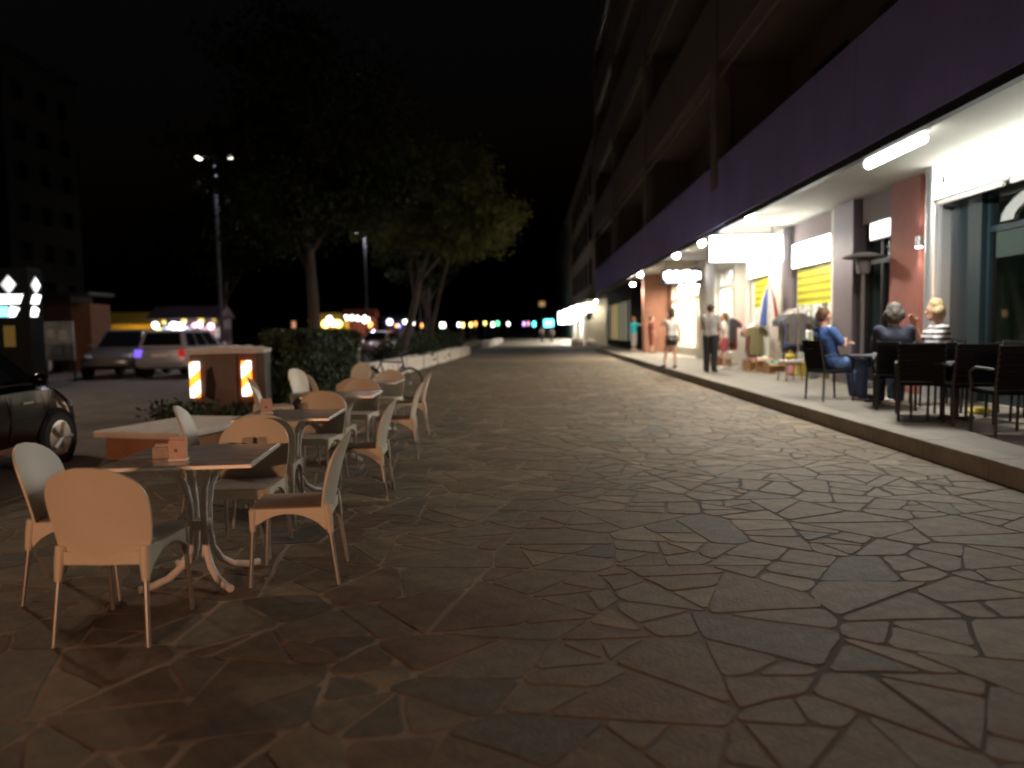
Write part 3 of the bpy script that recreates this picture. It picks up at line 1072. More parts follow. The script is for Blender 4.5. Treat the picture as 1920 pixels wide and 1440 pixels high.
MB().prism([(-0.36, 0.42), (-0.20, 0.36), (-0.16, 0.62), (-0.22, 0.92), (-0.32, 0.86)], 'y', -0.462, -0.451).build('opening', mat('opening_dark', (0.03, 0.018, 0.014), 0.9), o)
M_hazard = banded('hazard_print_glare', (1.0, 0.26, 0.02), (1.0, 0.92, 0.75), 1.05, 'Z', rot=(0, R(38), 0), strength=3.2, thresh=0.40)  # reflected glare put in as emission; the plates are no lamps
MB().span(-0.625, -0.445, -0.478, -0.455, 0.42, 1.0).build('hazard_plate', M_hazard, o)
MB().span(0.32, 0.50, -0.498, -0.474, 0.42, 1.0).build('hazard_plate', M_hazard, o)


# ---- leaves
def leaf_mesh(name, centers, size, mats, flat=0.35, norm=None):
    n = len(centers)
    c = np.asarray(centers, float)
    d = RNG.normal(size=(n, 3))
    if norm is not None:
        d = d * 0.7 + norm
    d /= np.linalg.norm(d, axis=1)[:, None] + 1e-9
    r = RNG.normal(size=(n, 3))
    a = np.cross(d, r)
    a /= np.linalg.norm(a, axis=1)[:, None] + 1e-9
    b = np.cross(d, a)
    s = size * RNG.uniform(0.6, 1.35, n)[:, None]
    w = s * 0.45
    v = np.empty((n, 4, 3))
    v[:, 0] = c - a * s
    v[:, 1] = c + b * w
    v[:, 2] = c + a * s
    v[:, 3] = c - b * w
    me = bpy.data.meshes.new(name)
    me.vertices.add(n * 4)
    me.vertices.foreach_set('co', v.reshape(-1))
    me.loops.add(n * 4)
    me.loops.foreach_set('vertex_index', np.arange(n * 4, dtype=np.int32))
    me.polygons.add(n)
    me.polygons.foreach_set('loop_start', np.arange(0, n * 4, 4, dtype=np.int32))
    me.polygons.foreach_set('loop_total', np.full(n, 4, dtype=np.int32))
    me.polygons.foreach_set('material_index', RNG.integers(0, len(mats), n).astype(np.int32))
    for m in mats:
        me.materials.append(m)
    me.update(calc_edges=True)
    return me


def leaf_obj(name, centers, size, mats, parent, norm=None):
    o_ = bpy.data.objects.new(name, leaf_mesh(name, centers, size, mats, norm=norm))
    COL.objects.link(o_)
    o_.parent = parent
    return o_


M_leaf = [mat('leaf_dark', (0.014, 0.028, 0.009), 0.7), mat('leaf_mid', (0.022, 0.040, 0.011), 0.7), mat('leaf_light', (0.034, 0.050, 0.014), 0.7)]
M_tleaf = [mat('tree_leaf_dark', (0.065, 0.074, 0.024), 0.85, spec=0.15), mat('tree_leaf_mid', (0.100, 0.106, 0.034), 0.85, spec=0.15), mat('tree_leaf_light', (0.135, 0.130, 0.045), 0.85, spec=0.15)]
M_shadeleaf = [mat('shade_leaf_dark', (0.018, 0.022, 0.010), 0.85, spec=0.1), mat('shade_leaf_mid', (0.030, 0.034, 0.014), 0.85, spec=0.1)]  # darker copy of the tree leaves, shade of unlit crowns put into the colour
M_bark = mat('bark', (0.075, 0.055, 0.042), 0.9, var=0.35, scale=5, bump=0.8, bscale=14, stretch=(1, 1, 0.25))

hg = thing('hedge', 'clipped dark green hedge behind the bin shelter', 'hedge', (-4.95, 18.0, 0))
L_, W_, H_ = 2.5, 0.52, 1.42
pts_, nrm = [], []
for i in range(14000):
    f_ = random.random()
    u_, v_ = random.uniform(-1, 1), random.uniform(0, 1)
    dpt = abs(random.gauss(0, 0.06))
    bulge = 0.07 * math.sin(u_ * 7) + 0.05 * math.sin(v_ * 9 + u_ * 3)
    if f_ < 0.42:
        p, n_ = (W_ + bulge - dpt, u_ * L_, v_ * H_), (1, 0, 0)
    elif f_ < 0.62:
        p, n_ = (u_ * W_, -L_ - bulge + dpt, v_ * H_), (0, -1, 0)
    elif f_ < 0.92:
        p, n_ = (u_ * W_, random.uniform(-L_, L_), H_ + bulge * 0.8 - dpt), (0, 0, 1)
    else:
        p, n_ = (-W_ - bulge + dpt, u_ * L_, v_ * H_), (-1, 0, 0)
    pts_.append(p)
    nrm.append(n_)
leaf_obj('foliage', pts_, 0.055, M_leaf, hg, np.array(nrm, float))
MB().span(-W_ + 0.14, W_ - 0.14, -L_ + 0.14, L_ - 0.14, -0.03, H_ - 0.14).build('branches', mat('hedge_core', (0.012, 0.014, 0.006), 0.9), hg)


def shrub(loc, label, rx, h, n, size=0.06, group='low shrubs', mats=M_leaf):
    o_ = thing('shrub', label, 'shrub', loc, 0, group)
    c_ = []
    for k in range(14):
        a, rr = random.uniform(0, 6.28), rx * math.sqrt(random.random())
        cz = random.uniform(0.25, 0.9) * h
        for q in range(n // 14):
            p = RNG.normal(size=3) * np.array([rx * 0.28, rx * 0.28, h * 0.18])
            c_.append((rr * math.cos(a) * 0.8 + p[0], rr * math.sin(a) * 0.8 + p[1], max(0.02, cz + p[2])))
    leaf_obj('foliage', c_, size, mats, o_)
    st = MB()
    for k in range(7):
        a = k * 0.9
        st.tube([(0, 0, -0.03), (rx * 0.4 * math.cos(a), rx * 0.4 * math.sin(a), h * 0.8)], [0.014, 0.005], 5)
    st.build('stems', M_bark, o_)
    return o_


shrub((-5.45, 11.9, 0), 'low straggling plant in front of the brown bin shelter', 0.5, 0.34, 500)
shrub((-4.7, 12.15, 0), 'small leafy plant at the foot of the rust red panel', 0.3, 0.3, 300)
shrub((-4.25, 13.9, 0), 'dark leafy shrub hanging at the near corner of the hedge', 0.42, 1.0, 1100)

# white planter blocks along the street, each with greenery behind
PL = [(21.6, 24.6), (24.9, 26.0), (26.25, 29.2), (29.5, 32.6), (33.0, 36.4), (37.0, 40.5), (41.2, 45.0), (62.5, 67), (68, 73), (75, 81)]
PLAB = ['nearest long white planter block by the bicycle', 'short white planter block, second along the street', 'third white planter block, at the leaning tree', 'fourth white planter block along the street edge', 'fifth white planter block along the street edge', 'sixth white planter block along the street edge', 'last white planter block before the dark cross road', 'first white planter block beyond the cross road', 'second white planter block beyond the cross road', 'third white planter block beyond the cross road']
for k, (a, b) in enumerate(PL):
    ym = (a + b) / 2
    xm = -4.62 + 0.037 * (ym - 21) if ym < 50 else -3.5 + 0.02 * (ym - 62)
    o = thing('planter', PLAB[k], 'planter', (xm, ym, -0.03), R(-2), 'white street planters')
    h = (b - a) / 2
    w_ = MB()
    w_.span(-0.28, -0.20, -h, h, 0, 0.52).span(0.20, 0.28, -h, h, 0, 0.52).span(-0.199, 0.199, -h, -h + 0.08, 0, 0.519).span(-0.199, 0.199, h - 0.08, h, 0, 0.519)
    w_.build('trough', M_white, o, bevel=0.015)
    q = -h + 0.35
    while q < h - 0.2:
        MB().span(0.281, 0.31, q, q + 0.12, 0.06, 0.46).build('relief_rib', M_white, o, bevel=0.01)
        q += 0.62
    MB().span(-0.198, 0.198, -h + 0.081, h - 0.081, 0.02, 0.44).build('soil', mat('soil', (0.05, 0.035, 0.025), 0.95), o)
    if k in (2, 3, 4, 5, 6):
        shrub((xm - 0.55, ym, 0), ['dark bush behind the third white planter', 'dark bush behind the fourth white planter', 'dark bush behind the fifth white planter', 'dark bush behind the sixth white planter', 'dark bush behind the last white planter'][k - 2], 0.75, 1.0 + 0.25 * (k % 2), 1100, 0.08, 'bushes behind the planters')
# round bollards standing between planters
for k, (x, yy, lab) in enumerate(((-5.25, 31.0, 'white rounded bollard beside the leaning tree trunk'), (-4.1, 44.2, 'white rounded bollard beside the far end of the planters'), (-5.9, 26.2, 'white rounded bollard between hedge and leaning tree'))):
    o = thing('bollard', lab, 'bollard', (x, yy, -0.03), 0, 'white bollards')
    MB().lathe([(0.22, 0), (0.22, 0.12), (0.16, 0.2), (0.16, 0.62)], 14).build('post', M_white, o, smooth=True)
    MB().ball((0, 0, 0.80), 0.21, 12, 8).build('ball_top', M_white, o, smooth=True)


# ================================================================== TREES
def tree(loc, label, trunk, crown, nleaf, size, branches, mats=None):
    """trunk: [(x,y,z,r)...]; crown: [(x,y,z,radius xyz, weight)]; branches: list of point lists"""
    o_ = thing('tree', label, 'tree', loc, 0, 'street trees')
    t_ = MB()
    t_.tube([p[:3] for p in trunk], [p[3] for p in trunk], 10)
    for br in branches:
        t_.tube([p[:3] for p in br], [p[3] for p in br], 7)
    t_.build('trunk', M_bark, o_, smooth=True)
    cs = []
    for (x, y_, z, r, w) in crown:
        n = int(nleaf * w)
        # clumps inside each lobe
        m = max(6, int(n / 70))
        for k in range(m):
            d = RNG.normal(size=3)
            d /= np.linalg.norm(d)
            rr = RNG.uniform(0.35, 1.0) ** 0.6
            cc = np.array((x, y_, z)) + d * np.array(r) * rr
            s = RNG.uniform(0.16, 0.34) * min(r)
            cs.append(cc + RNG.normal(size=(n // m, 3)) * np.array((s, s, s * 0.6)))
    leaf_obj('crown', np.concatenate(cs), size, mats or M_tleaf, o_)
    return o_


tree((-6.75, 24.2, -0.03), 'tall upright tree with dark crown behind the hedge',
     [(0, 0, 0, 0.24), (0.03, 0, 1.2, 0.19), (0.0, 0, 2.6, 0.17), (-0.08, 0, 4.2, 0.15), (-0.2, 0.1, 6.0, 0.11), (-0.2, 0.2, 8.0, 0.05)],
     [(-0.6, 0, 5.2, (2.6, 2.2, 1.3), 0.8), (0.6, -0.5, 6.6, (2.6, 2.2, 1.5), 1.0), (-2.2, 0.4, 7.0, (2.2, 2, 1.4), 0.8), (0.2, 0, 8.6, (3.0, 2.6, 1.7), 1.0), (2.0, 0.3, 5.6, (1.6, 1.6, 1.1), 0.5), (-1.0, 0.5, 10.3, (2.2, 2, 1.4), 0.6)], 3600, 0.10,
     [[(-0.04, 0, 3.4, 0.09), (-1.0, 0, 4.8, 0.05), (-2.2, 0.1, 6.2, 0.02)], [(-0.06, 0, 3.9, 0.09), (1.0, -0.2, 5.2, 0.05), (1.8, -0.2, 6.2, 0.02)], [(-0.15, 0, 5.4, 0.07), (0.7, 0.2, 7.2, 0.03)]], M_shadeleaf)
tree((-5.05, 29.6, -0.03), 'leaning tree arching over the street by the white planters',
     [(0, 0, 0, 0.21), (0.25, 0, 0.9, 0.155), (0.62, 0, 2.2, 0.13), (0.95, 0, 3.5, 0.115), (1.35, -0.1, 4.7, 0.09), (2.0, -0.2, 6.0, 0.05)],
     [(2.7, -0.2, 5.0, (1.9, 2.0, 0.95), 1.0), (3.6, -0.4, 5.6, (1.3, 1.7, 0.8), 0.8), (2.2, 0, 6.6, (2.1, 2.2, 1.1), 1.0), (1.2, 0.2, 7.7, (2.3, 2.2, 1.1), 0.8), (0.0, 0.1, 5.4, (1.7, 1.8, 1.0), 0.8), (-1.1, 0.4, 6.6, (1.8, 1.8, 1.2), 0.7), (2.4, 0.6, 8.0, (1.4, 1.5, 0.7), 0.5)], 4200, 0.085,
     [[(0.9, 0, 3.3, 0.08), (1.9, -0.3, 4.4, 0.05), (3.2, -0.4, 5.3, 0.02)], [(0.7, 0, 2.6, 0.07), (0.5, 0.3, 4.2, 0.05), (-0.4, 0.5, 5.8, 0.02)], [(1.4, -0.1, 4.8, 0.06), (1.3, 0, 6.4, 0.04), (1.0, 0.2, 7.6, 0.015)]])
tree((-4.9, 38.5, -0.03), 'slender forked tree behind the leaning tree',
     [(0, 0, 0, 0.14), (0.05, 0, 1.5, 0.11), (0.45, 0, 3.2, 0.085), (1.05, 0, 5.2, 0.07), (1.4, 0, 6.6, 0.03)],
     [(1.2, 0, 6.3, (1.9, 2, 1.2), 1.0), (2.4, 0, 6.9, (1.5, 1.6, 1.0), 0.6), (-0.8, 0, 6.8, (1.9, 2, 1.3), 0.8), (0.4, 0, 8.4, (2.4, 2.2, 1.3), 0.9)], 2600, 0.11,
     [[(0.05, 0, 1.4, 0.09), (-0.5, 0.2, 3.4, 0.07), (-0.7, 0.3, 5.6, 0.03)]])
tree((-19.8, 50.0, -0.03), 'dark tree overhanging the car park behind the lamp post',
     [(0, 0, 0, 0.22), (0, 0, 2.5, 0.17), (0.2, 0, 5.0, 0.12), (0.3, 0, 8, 0.05)],
     [(0, 0, 6.6, (3.4, 3, 1.6), 1.0), (2.2, -1, 7.6, (2.6, 2.4, 1.4), 0.8), (-2.2, 0, 8.0, (2.6, 2.4, 1.6), 0.8), (0.5, 0, 9.8, (3, 2.8, 1.6), 0.9)], 2400, 0.15,
     [[(0.1, 0, 3.6, 0.09), (1.6, -0.5, 5.6, 0.05), (2.8, -1, 7.2, 0.02)]], M_shadeleaf)
tree((-7.5, 58, -0.03), 'far dark tree over the market stall lights',
     [(0, 0, 0, 0.22), (0, 0, 3.0, 0.17), (0.2, 0, 6.0, 0.08)],
     [(0, 0, 6.2, (3.2, 3, 1.7), 1.0), (1.6, 0, 8.0, (2.8, 2.6, 1.7), 0.9), (-2.2, 0, 7.4, (2.6, 2.4, 1.5), 0.8)], 1800, 0.19,
     [[(0.1, 0, 3.6, 0.09), (1.2, 0, 5.6, 0.04)]], M_shadeleaf)

# ================================================================== BICYCLE
bk = thing('bicycle', 'dark bicycle leaning beside the white planters', 'bicycle', (-2.98, 16.25, 0.0), R(-24))
Mx = Matrix.Rotation(R(90), 3, 'X')
for sx, nm in ((0.52, 'wheel'), (-0.52, 'wheel')):
    w_ = thing_w = MB().torus((sx, 0, 0.335), 0.315, 0.02, 30, 8, Mx).build('wheel', M_rubber, bk, smooth=True)
    MB().torus((sx, 0, 0.335), 0.293, 0.009, 28, 6, Mx).build('rim', M_alu, w_, smooth=True)
    sp_ = MB()
    for k in range(14):
        a = 2 * math.pi * k / 14
        sp_.tube([(sx + 0.02 * math.cos(a), 0.01 * (-1) ** k, 0.335 + 0.02 * math.sin(a)), (sx + 0.29 * math.cos(a), 0, 0.335 + 0.29 * math.sin(a))], 0.0018, 4)
    sp_.tube([(sx, -0.04, 0.335), (sx, 0.04, 0.335)], 0.022, 8)
    sp_.build('spokes', M_alu, w_)
fr = MB()
M_bike = mat('bike_paint', (0.03, 0.025, 0.03), 0.35, coat=0.4)
bb, stp, hd, ra = (-0.06, 0, 0.29), (-0.2, 0, 0.78), (0.36, 0, 0.82), (-0.52, 0, 0.335)
for a, b, r in ((bb, stp, 0.017), (stp, (0.345, 0, 0.77), 0.016), (bb, (0.375, 0, 0.70), 0.02), ((0.33, 0, 0.9), (0.40, 0, 0.64), 0.02)):
    fr.tube([a, b], r, 8)
for s_ in (-1, 1):
    fr.tube([(bb[0], s_ * 0.02, bb[2]), (ra[0], s_ * 0.05, ra[2])], 0.009, 6)
    fr.tube([(stp[0], s_ * 0.015, stp[2] - 0.05), (ra[0], s_ * 0.05, ra[2])], 0.008, 6)
    fr.tube([(0.40, s_ * 0.05, 0.65), (0.47, s_ * 0.05, 0.5), (0.52, s_ * 0.05, 0.335)], 0.011, 6)
fr.build('frame', M_bike, bk, smooth=True)
MB().tube([(0.33, -0.29, 0.99), (0.38, -0.2, 1.0), (0.36, 0, 0.96), (0.38, 0.2, 1.0), (0.33, 0.29, 0.99)], 0.013, 8).tube([(0.33, 0, 0.9), (0.36, 0, 0.965)], 0.014, 8).build('handlebar', M_dark, bk, smooth=True)
MB().ball((-0.25, 0, 0.90), 0.12, 12, 7, (1.15, 0.65, 0.3)).tube([(-0.2, 0, 0.78), (-0.23, 0, 0.88)], 0.013, 8).build('saddle', M_black, bk, smooth=True)
cr = MB().torus((-0.06, 0.04, 0.29), 0.09, 0.006, 20, 5, Mx)
cr.tube([(-0.06, 0.06, 0.29), (0.06, 0.06, 0.17)], 0.009, 6).tube([(-0.06, -0.06, 0.29), (-0.18, -0.06, 0.41)], 0.009, 6)
cr.box((0.06, 0.11, 0.165), (0.09, 0.08, 0.02)).box((-0.18, -0.11, 0.41), (0.09, 0.08, 0.02))
cr.build('crank', M_dark, bk)
mg = MB()
for i in range(10):
    a0, a1 = R(20 + 15 * i), R(35 + 15 * i)
    mg.prism([(-0.52 + 0.345 * math.cos(a0), 0.335 + 0.345 * math.sin(a0)), (-0.52 + 0.352 * math.cos(a0), 0.335 + 0.352 * math.sin(a0)), (-0.52 + 0.352 * math.cos(a1), 0.335 + 0.352 * math.sin(a1)), (-0.52 + 0.345 * math.cos(a1), 0.335 + 0.345 * math.sin(a1))], 'y', -0.028, 0.028)
mg.build('mudguard', M_bike, bk)


# ================================================================== CARS
M_carglass = mat('car_glass', (0.008, 0.009, 0.011), 0.08, spec=0.7)
M_headoff = mat('lamp_clear', (0.55, 0.55, 0.55), 0.15, metal=0.3)
M_tailred = mat('lamp_red', (0.45, 0.02, 0.02), 0.2)
M_chrome = mat('chrome_trim', (0.75, 0.75, 0.75), 0.15, metal=1.0)


def car(loc, rz, label, paint, L=4.2, W=1.76, H=1.47, kind='hatch', head=None, tail=None, tail_left=None):
    o_ = thing('parked_car', label, 'car', loc, rz, 'parked cars')
    hw = W / 2
    belt = 0.93 if kind == 'hatch' else 1.02
    hood = belt - 0.08
    gc = 0.24 if kind == 'hatch' else 0.30
    f, r = L / 2, -L / 2
    #       x        halfw  zbot       ztop
    st = [(r, hw * 0.86, gc + 0.14, belt - 0.20), (r + 0.06, hw * 0.94, gc + 0.06, belt - 0.06), (r + 0.35, hw * 0.985, gc + 0.02, belt), (r + 1.2, hw, gc, belt), (0, hw, gc, belt - 0.01),
          (f - 1.45, hw, gc, belt - 0.02), (f - 0.95, hw * 0.99, gc, hood), (f - 0.40, hw * 0.95, gc + 0.02, hood - 0.09), (f - 0.10, hw * 0.86, gc + 0.06, hood - 0.20), (f, hw * 0.74, gc + 0.12, hood - 0.34)]
    if kind == 'city':
        gc, belt = 0.22, 0.92
        st = [(r, hw * 0.84, gc + 0.14, belt - 0.16), (r + 0.06, hw * 0.93, gc + 0.06, belt - 0.04), (r + 0.3, hw * 0.985, gc + 0.02, belt), (r + 1.0, hw, gc, belt), (0, hw, gc, belt - 0.01),
              (f - 1.2, hw, gc, belt + 0.01), (f - 0.75, hw * 0.98, gc, belt - 0.01), (f - 0.45, hw * 0.93, gc + 0.02, belt - 0.10), (f - 0.2, hw * 0.86, gc + 0.04, belt - 0.22), (f - 0.05, hw * 0.76, gc + 0.08, belt - 0.36), (f, hw * 0.66, gc + 0.12, belt - 0.46)]
        hood = belt - 0.08
    vs, fs = [], []
    for (x, w, zb, zt) in st:
        zm = zb + (zt - zb) * 0.55
        ring = [(-w * 0.80, zb), (-w * 0.97, zb + 0.07), (-w, zm), (-w * 0.965, zt - 0.06), (-w * 0.88, zt), (0, zt + 0.03), (w * 0.88, zt), (w * 0.965, zt - 0.06), (w, zm), (w * 0.97, zb + 0.07), (w * 0.80, zb), (0, zb)]
        vs += [(x, a, b) for a, b in ring]
    n = 12
    for i in range(len(st) - 1):
        for k in range(n):
            k2 = (k + 1) % n
            fs.append((i * n + k, i * n + k2, (i + 1) * n + k2, (i + 1) * n + k))
    fs += [tuple(reversed(range(n))), tuple((len(st) - 1) * n + k for k in range(n))]
    b = MB()
    b.add(vs, fs)
    body = b.build('body', paint, o_, smooth=True)
    # cabin
    if kind == 'hatch':
        x0, x1, x2, x3 = r + 0.18, r + 0.62, f - 1.95, f - 1.12
    elif kind == 'city':
        x0, x1, x2, x3 = r + 0.12, r + 0.55, f - 1.5, f - 0.80
    elif kind == 'suv':
        x0, x1, x2, x3 = r + 0.12, r + 0.36, f - 2.0, f - 1.25
    else:
        x0, x1, x2, x3 = -0.75, -0.55, f - 2.1, f - 1.35
    wb, wr, zb, zt = hw * 0.90, hw * 0.70, belt - 0.015, H
    base = [(x0, -wb), (x3, -wb), (x3, wb), (x0, wb)]
    roof = [(x1, -wr), (x2, -wr), (x2, wr), (x1, wr)]
    c_ = MB()
    c_.add([(x, y_, zb) for x, y_ in base] + [(x, y_, zt) for x, y_ in roof], [(3, 2, 1, 0), (4, 5, 6, 7), (0, 1, 5, 4), (1, 2, 6, 5), (2, 3, 7, 6), (3, 0, 4, 7)])
    cab = c_.build('cabin', paint, o_, bevel=0.05)
    B4 = [Vector((x, y_, zb)) for x, y_ in base]
    T4 = [Vector((x, y_, zt)) for x, y_ in roof]

    def pane(name, a, b2, c2, d, u0, u1, v0, v1, parent):
        P = lambda u, v: (a.lerp(b2, u)).lerp(d.lerp(c2, u), v)
        q = [P(u0, v0), P(u1, v0), P(u1, v1), P(u0, v1)]
        nn = (q[1] - q[0]).cross(q[3] - q[0]).normalized()
        ctr = sum(q, Vector()) / 4
        if nn.dot(ctr - Vector(((x0 + x3) / 2, 0, (zb + zt) / 2))) < 0:
            nn = -nn
        m_ = MB()
        m_.add([p + nn * 0.006 for p in q] + [p - nn * 0.01 for p in q], [(0, 1, 2, 3), (7, 6, 5, 4), (0, 4, 5, 1), (1, 5, 6, 2), (2, 6, 7, 3), (3, 7, 4, 0)])
        m_.build(name, M_carglass, parent)

    pane('windscreen', B4[1], B4[2], T4[2], T4[1], 0.07, 0.93, 0.08, 0.90, cab)
    pane('rear_window', B4[3], B4[0], T4[0], T4[3], 0.08, 0.92, 0.16, 0.86, cab)
    for (a, b2, c2, d) in ((B4[0], B4[1], T4[1], T4[0]), (B4[3], B4[2], T4[2], T4[3])):
        cuts = ((0.12, 0.47), (0.50, 0.86)) if kind != 'suv' else ((0.06, 0.30), (0.33, 0.58), (0.61, 0.88))
        if kind == 'pickup':
            cuts = ((0.08, 0.42), (0.46, 0.86))
        for (u0, u1) in cuts:
            pane('side_window', a, b2, c2, d, u0, u1, 0.12, 0.84, cab)
    if kind == 'pickup':
        MB().span(r + 0.06, -0.78, -hw * 0.93, -hw * 0.84, belt - 0.02, belt + 0.06).span(r + 0.06, -0.78, hw * 0.84, hw * 0.93, belt - 0.02, belt + 0.06).build('bed_rail', paint, o_, bevel=0.015)
    wr_ = 0.30 if kind in ('hatch', 'city') else 0.36
    for wx in ((r + 0.80, f - 0.82) if kind != 'city' else (r + 0.62, f - 0.70)):
        for s_ in (-1, 1):
            M_ = Matrix.Rotation(R(90) * -s_, 3, 'X')
            MB().lathe([(wr_ + 0.045, -0.12), (wr_ + 0.045, 0.0)], 22, (wx, s_ * (hw - 0.006), wr_), M_).build('wheel_arch', M_black, body, smooth=True)
            wh = MB().lathe([(wr_ * 0.6, -0.2), (wr_, -0.18), (wr_, -0.03), (wr_ * 0.93, 0.0), (wr_ * 0.66, 0.0)], 24, (wx, s_ * (hw + 0.008), wr_), M_).build('wheel', M_rubber, o_, smooth=True)
            rm = MB().lathe([(wr_ * 0.66, -0.015), (wr_ * 0.66, 0.004), (wr_ * 0.58, 0.008)], 20, (wx, s_ * (hw + 0.008), wr_), M_)
            for k in range(5):
                a = k * 2 * math.pi / 5
                p0 = Vector((0, 0, 0.012))
                p1 = Vector((wr_ * 0.6 * math.cos(a), wr_ * 0.6 * math.sin(a), 0.012))
                cc = Vector((wx, s_ * (hw + 0.008), wr_))
                rm.tube([M_ @ p0 + cc, M_ @ p1 + cc], 0.03, 6)
            rm.build('rim', M_alu, wh)
    for s_ in (-1, 1):
        MB().ball((f - 0.24, s_ * hw * 0.66, hood - 0.20), 0.13, 12, 8, (1.3, 1.3, 0.62)).build('headlight', head or M_headoff, o_, smooth=True)
        mt = tail or M_tailred
        if tail_left is not None and s_ > 0:
            mt = tail_left
        MB().box((r + 0.055, s_ * hw * 0.80, belt - 0.17), (0.14, 0.24, 0.22 if kind != 'suv' else 0.26)).build('tail_light', mt, o_, bevel=0.03)
        MB().ball((f - (1.62 if kind != 'city' else 1.12), s_ * (hw + 0.07), belt + 0.07), 0.085, 10, 7, (0.7, 1.2, 0.8)).build('side_mirror', paint, o_, smooth=True)
        for hx in (-0.05, 0.85):
            MB().box((hx - 0.25, s_ * (hw + 0.004), belt - 0.17), (0.17, 0.02, 0.028)).build('door_handle', M_chrome, o_, bevel=0.006)
        MB().box((-0.05, s_ * (hw * 0.985), gc + 0.06), (L * 0.42, 0.03, 0.06)).build('sill_trim', M_chrome if kind in ('hatch', 'city') else M_black, o_, bevel=0.01)
        for dx in (-0.62, 0.42, 1.05):
            MB().box((dx - 0.1, s_ * (hw + 0.0), (gc + belt) / 2 + 0.02), (0.008, 0.008, belt - gc - 0.22)).build('door_seam', M_black, body)
    MB().box((r - 0.01, 0, gc + 0.17), (0.12, W * 0.82, 0.17)).build('rear_bumper', paint if kind != 'suv' else mat('bumper_grey', (0.22, 0.22, 0.23), 0.5), o_, bevel=0.05)
    MB().box((f - 0.05, 0, gc + 0.10), (0.14, W * 0.72, 0.14)).build('front_bumper', M_black, o_, bevel=0.04)
    MB().box((r - 0.012, 0, belt - 0.24), (0.06, 0.52, 0.115)).build('number_plate', M_white, o_, bevel=0.005)
    return o_


paint_black = mat('car_paint_black', (0.003, 0.0035, 0.004), 0.12, spec=0.3, coat=0.0)
paint_grey = mat('car_paint_grey', (0.20, 0.19, 0.175), 0.28, metal=0.4, coat=0.6)
paint_silver = mat('car_paint_silver', (0.62, 0.58, 0.64), 0.32, metal=0.5, coat=0.6)
paint_white = mat('car_paint_white', (0.62, 0.60, 0.57), 0.3, coat=0.6)
paint_red = mat('car_paint_red', (0.30, 0.12, 0.12), 0.3, coat=0.6)
car((-6.2, 7.52, -0.03), R(90), 'shiny black small car parked nearest, cut by the picture edge', paint_black, L=3.65, W=1.66, H=1.46, kind='city')
car((-14.35, 27.4, -0.03), R(-80), 'dark grey pickup truck parked beside the silver car', paint_grey, L=4.7, W=1.82, H=1.66, kind='pickup')
car((-12.0, 27.1, -0.03), R(90), 'silver estate car seen from behind, violet light put into one tail lamp', paint_silver, L=4.5, W=1.80, H=1.60, kind='suv', tail_left=emit('violet_light_tint', (0.22, 0.12, 1.0), 1.1, (0.3, 0.2, 0.8)), tail=emit('tail_red_lit', (1.0, 0.05, 0.05), 0.28, (0.5, 0.03, 0.03)))  # violet light on the rear, put into the left tail lamp as emission
car((-9.1, 30.4, -0.03), R(90), 'white car whose roof shows behind the hedge', paint_white, L=4.4, W=1.78, H=1.58, kind='suv')
car((-9.0, 46.2, -0.03), R(-97), 'reddish car facing the viewer with its headlights on', paint_red, head=emit('headlight_lit', (1, 0.97, 0.9), 6))
car((-19.5, 30.5, -0.03), R(-84), 'dark car in shade behind the pale notice board', paint_black, kind='suv', H=1.6)

# ================================================================== LEFT BACKGROUND
def diamond(mb, c, w, h, ax, t):
    x, y_, z = c
    if ax == 'y':
        mb.prism([(x, z - h), (x + w, z), (x, z + h), (x - w, z)], 'y', y_ - t, y_)
    else:
        mb.prism([(y_, z - h), (y_ + w, z), (y_, z + h), (y_ - w, z)], 'x', x, x + t)


M_signlit = emit('pylon_white', (1, 1, 1), 3.2)
M_signdim = emit('pylon_grey', (0.9, 0.92, 0.95), 0.75)
o = thing('pylon_sign', 'black pylon sign with glowing white diamonds and bars at picture edge', 'sign', (-13.55, 20.3, -0.03))
MB().span(-0.62, 0.5, -0.3, 0.3, 0, 3.25).build('case', M_black, o, bevel=0.02)
for nm_, c_, w2, h2, ax_, t_, m_ in (('diamond_emblem', (0.0, -0.3005, 2.82), 0.21, 0.25, 'y', 0.016, M_signdim), ('diamond_emblem', (0.5005, 0.02, 2.80), 0.20, 0.24, 'x', 0.016, M_signdim),
                                   ('diamond_core', (0.03, -0.317, 2.83), 0.13, 0.17, 'y', 0.012, M_signlit), ('diamond_core', (0.517, 0.04, 2.82), 0.13, 0.16, 'x', 0.012, M_signlit)):
    a = MB()
    diamond(a, c_, w2, h2, ax_, t_)
    a.build(nm_, m_, o)
MB().prism([(-0.60, 2.32), (0.27, 2.32), (0.37, 2.56), (-0.60, 2.57)], 'y', -0.32, -0.3005).build('white_bar', M_signlit, o)
MB().prism([(-0.22, 2.32), (0.10, 2.32), (0.22, 2.56), (-0.10, 2.56)], 'x', 0.5005, 0.518).build('white_bar', M_signlit, o)
MB().span(-0.60, -0.05, -0.32, -0.3005, 1.98, 2.26).build('blue_panel', emit('pylon_cyan', (0.25, 0.85, 0.95), 1.6), o)
MB().prism([(-0.03, 1.98), (0.12, 1.98), (0.26, 2.20), (0.14, 2.24), (0.02, 2.26)], 'y', -0.32, -0.3005).build('white_mark', M_signlit, o)
MB().prism([(-0.25, 1.98), (0.0, 1.98), (0.1, 2.18), (-0.1, 2.26), (-0.2, 2.2)], 'x', 0.5005, 0.518).build('white_mark', M_signlit, o)
MB().span(-0.2, 0.1, -0.318, -0.3005, 1.2, 1.75).build('amber_panel', emit('pylon_amber', (0.8, 0.45, 0.06), 0.09, (0.1, 0.08, 0.05)), o)

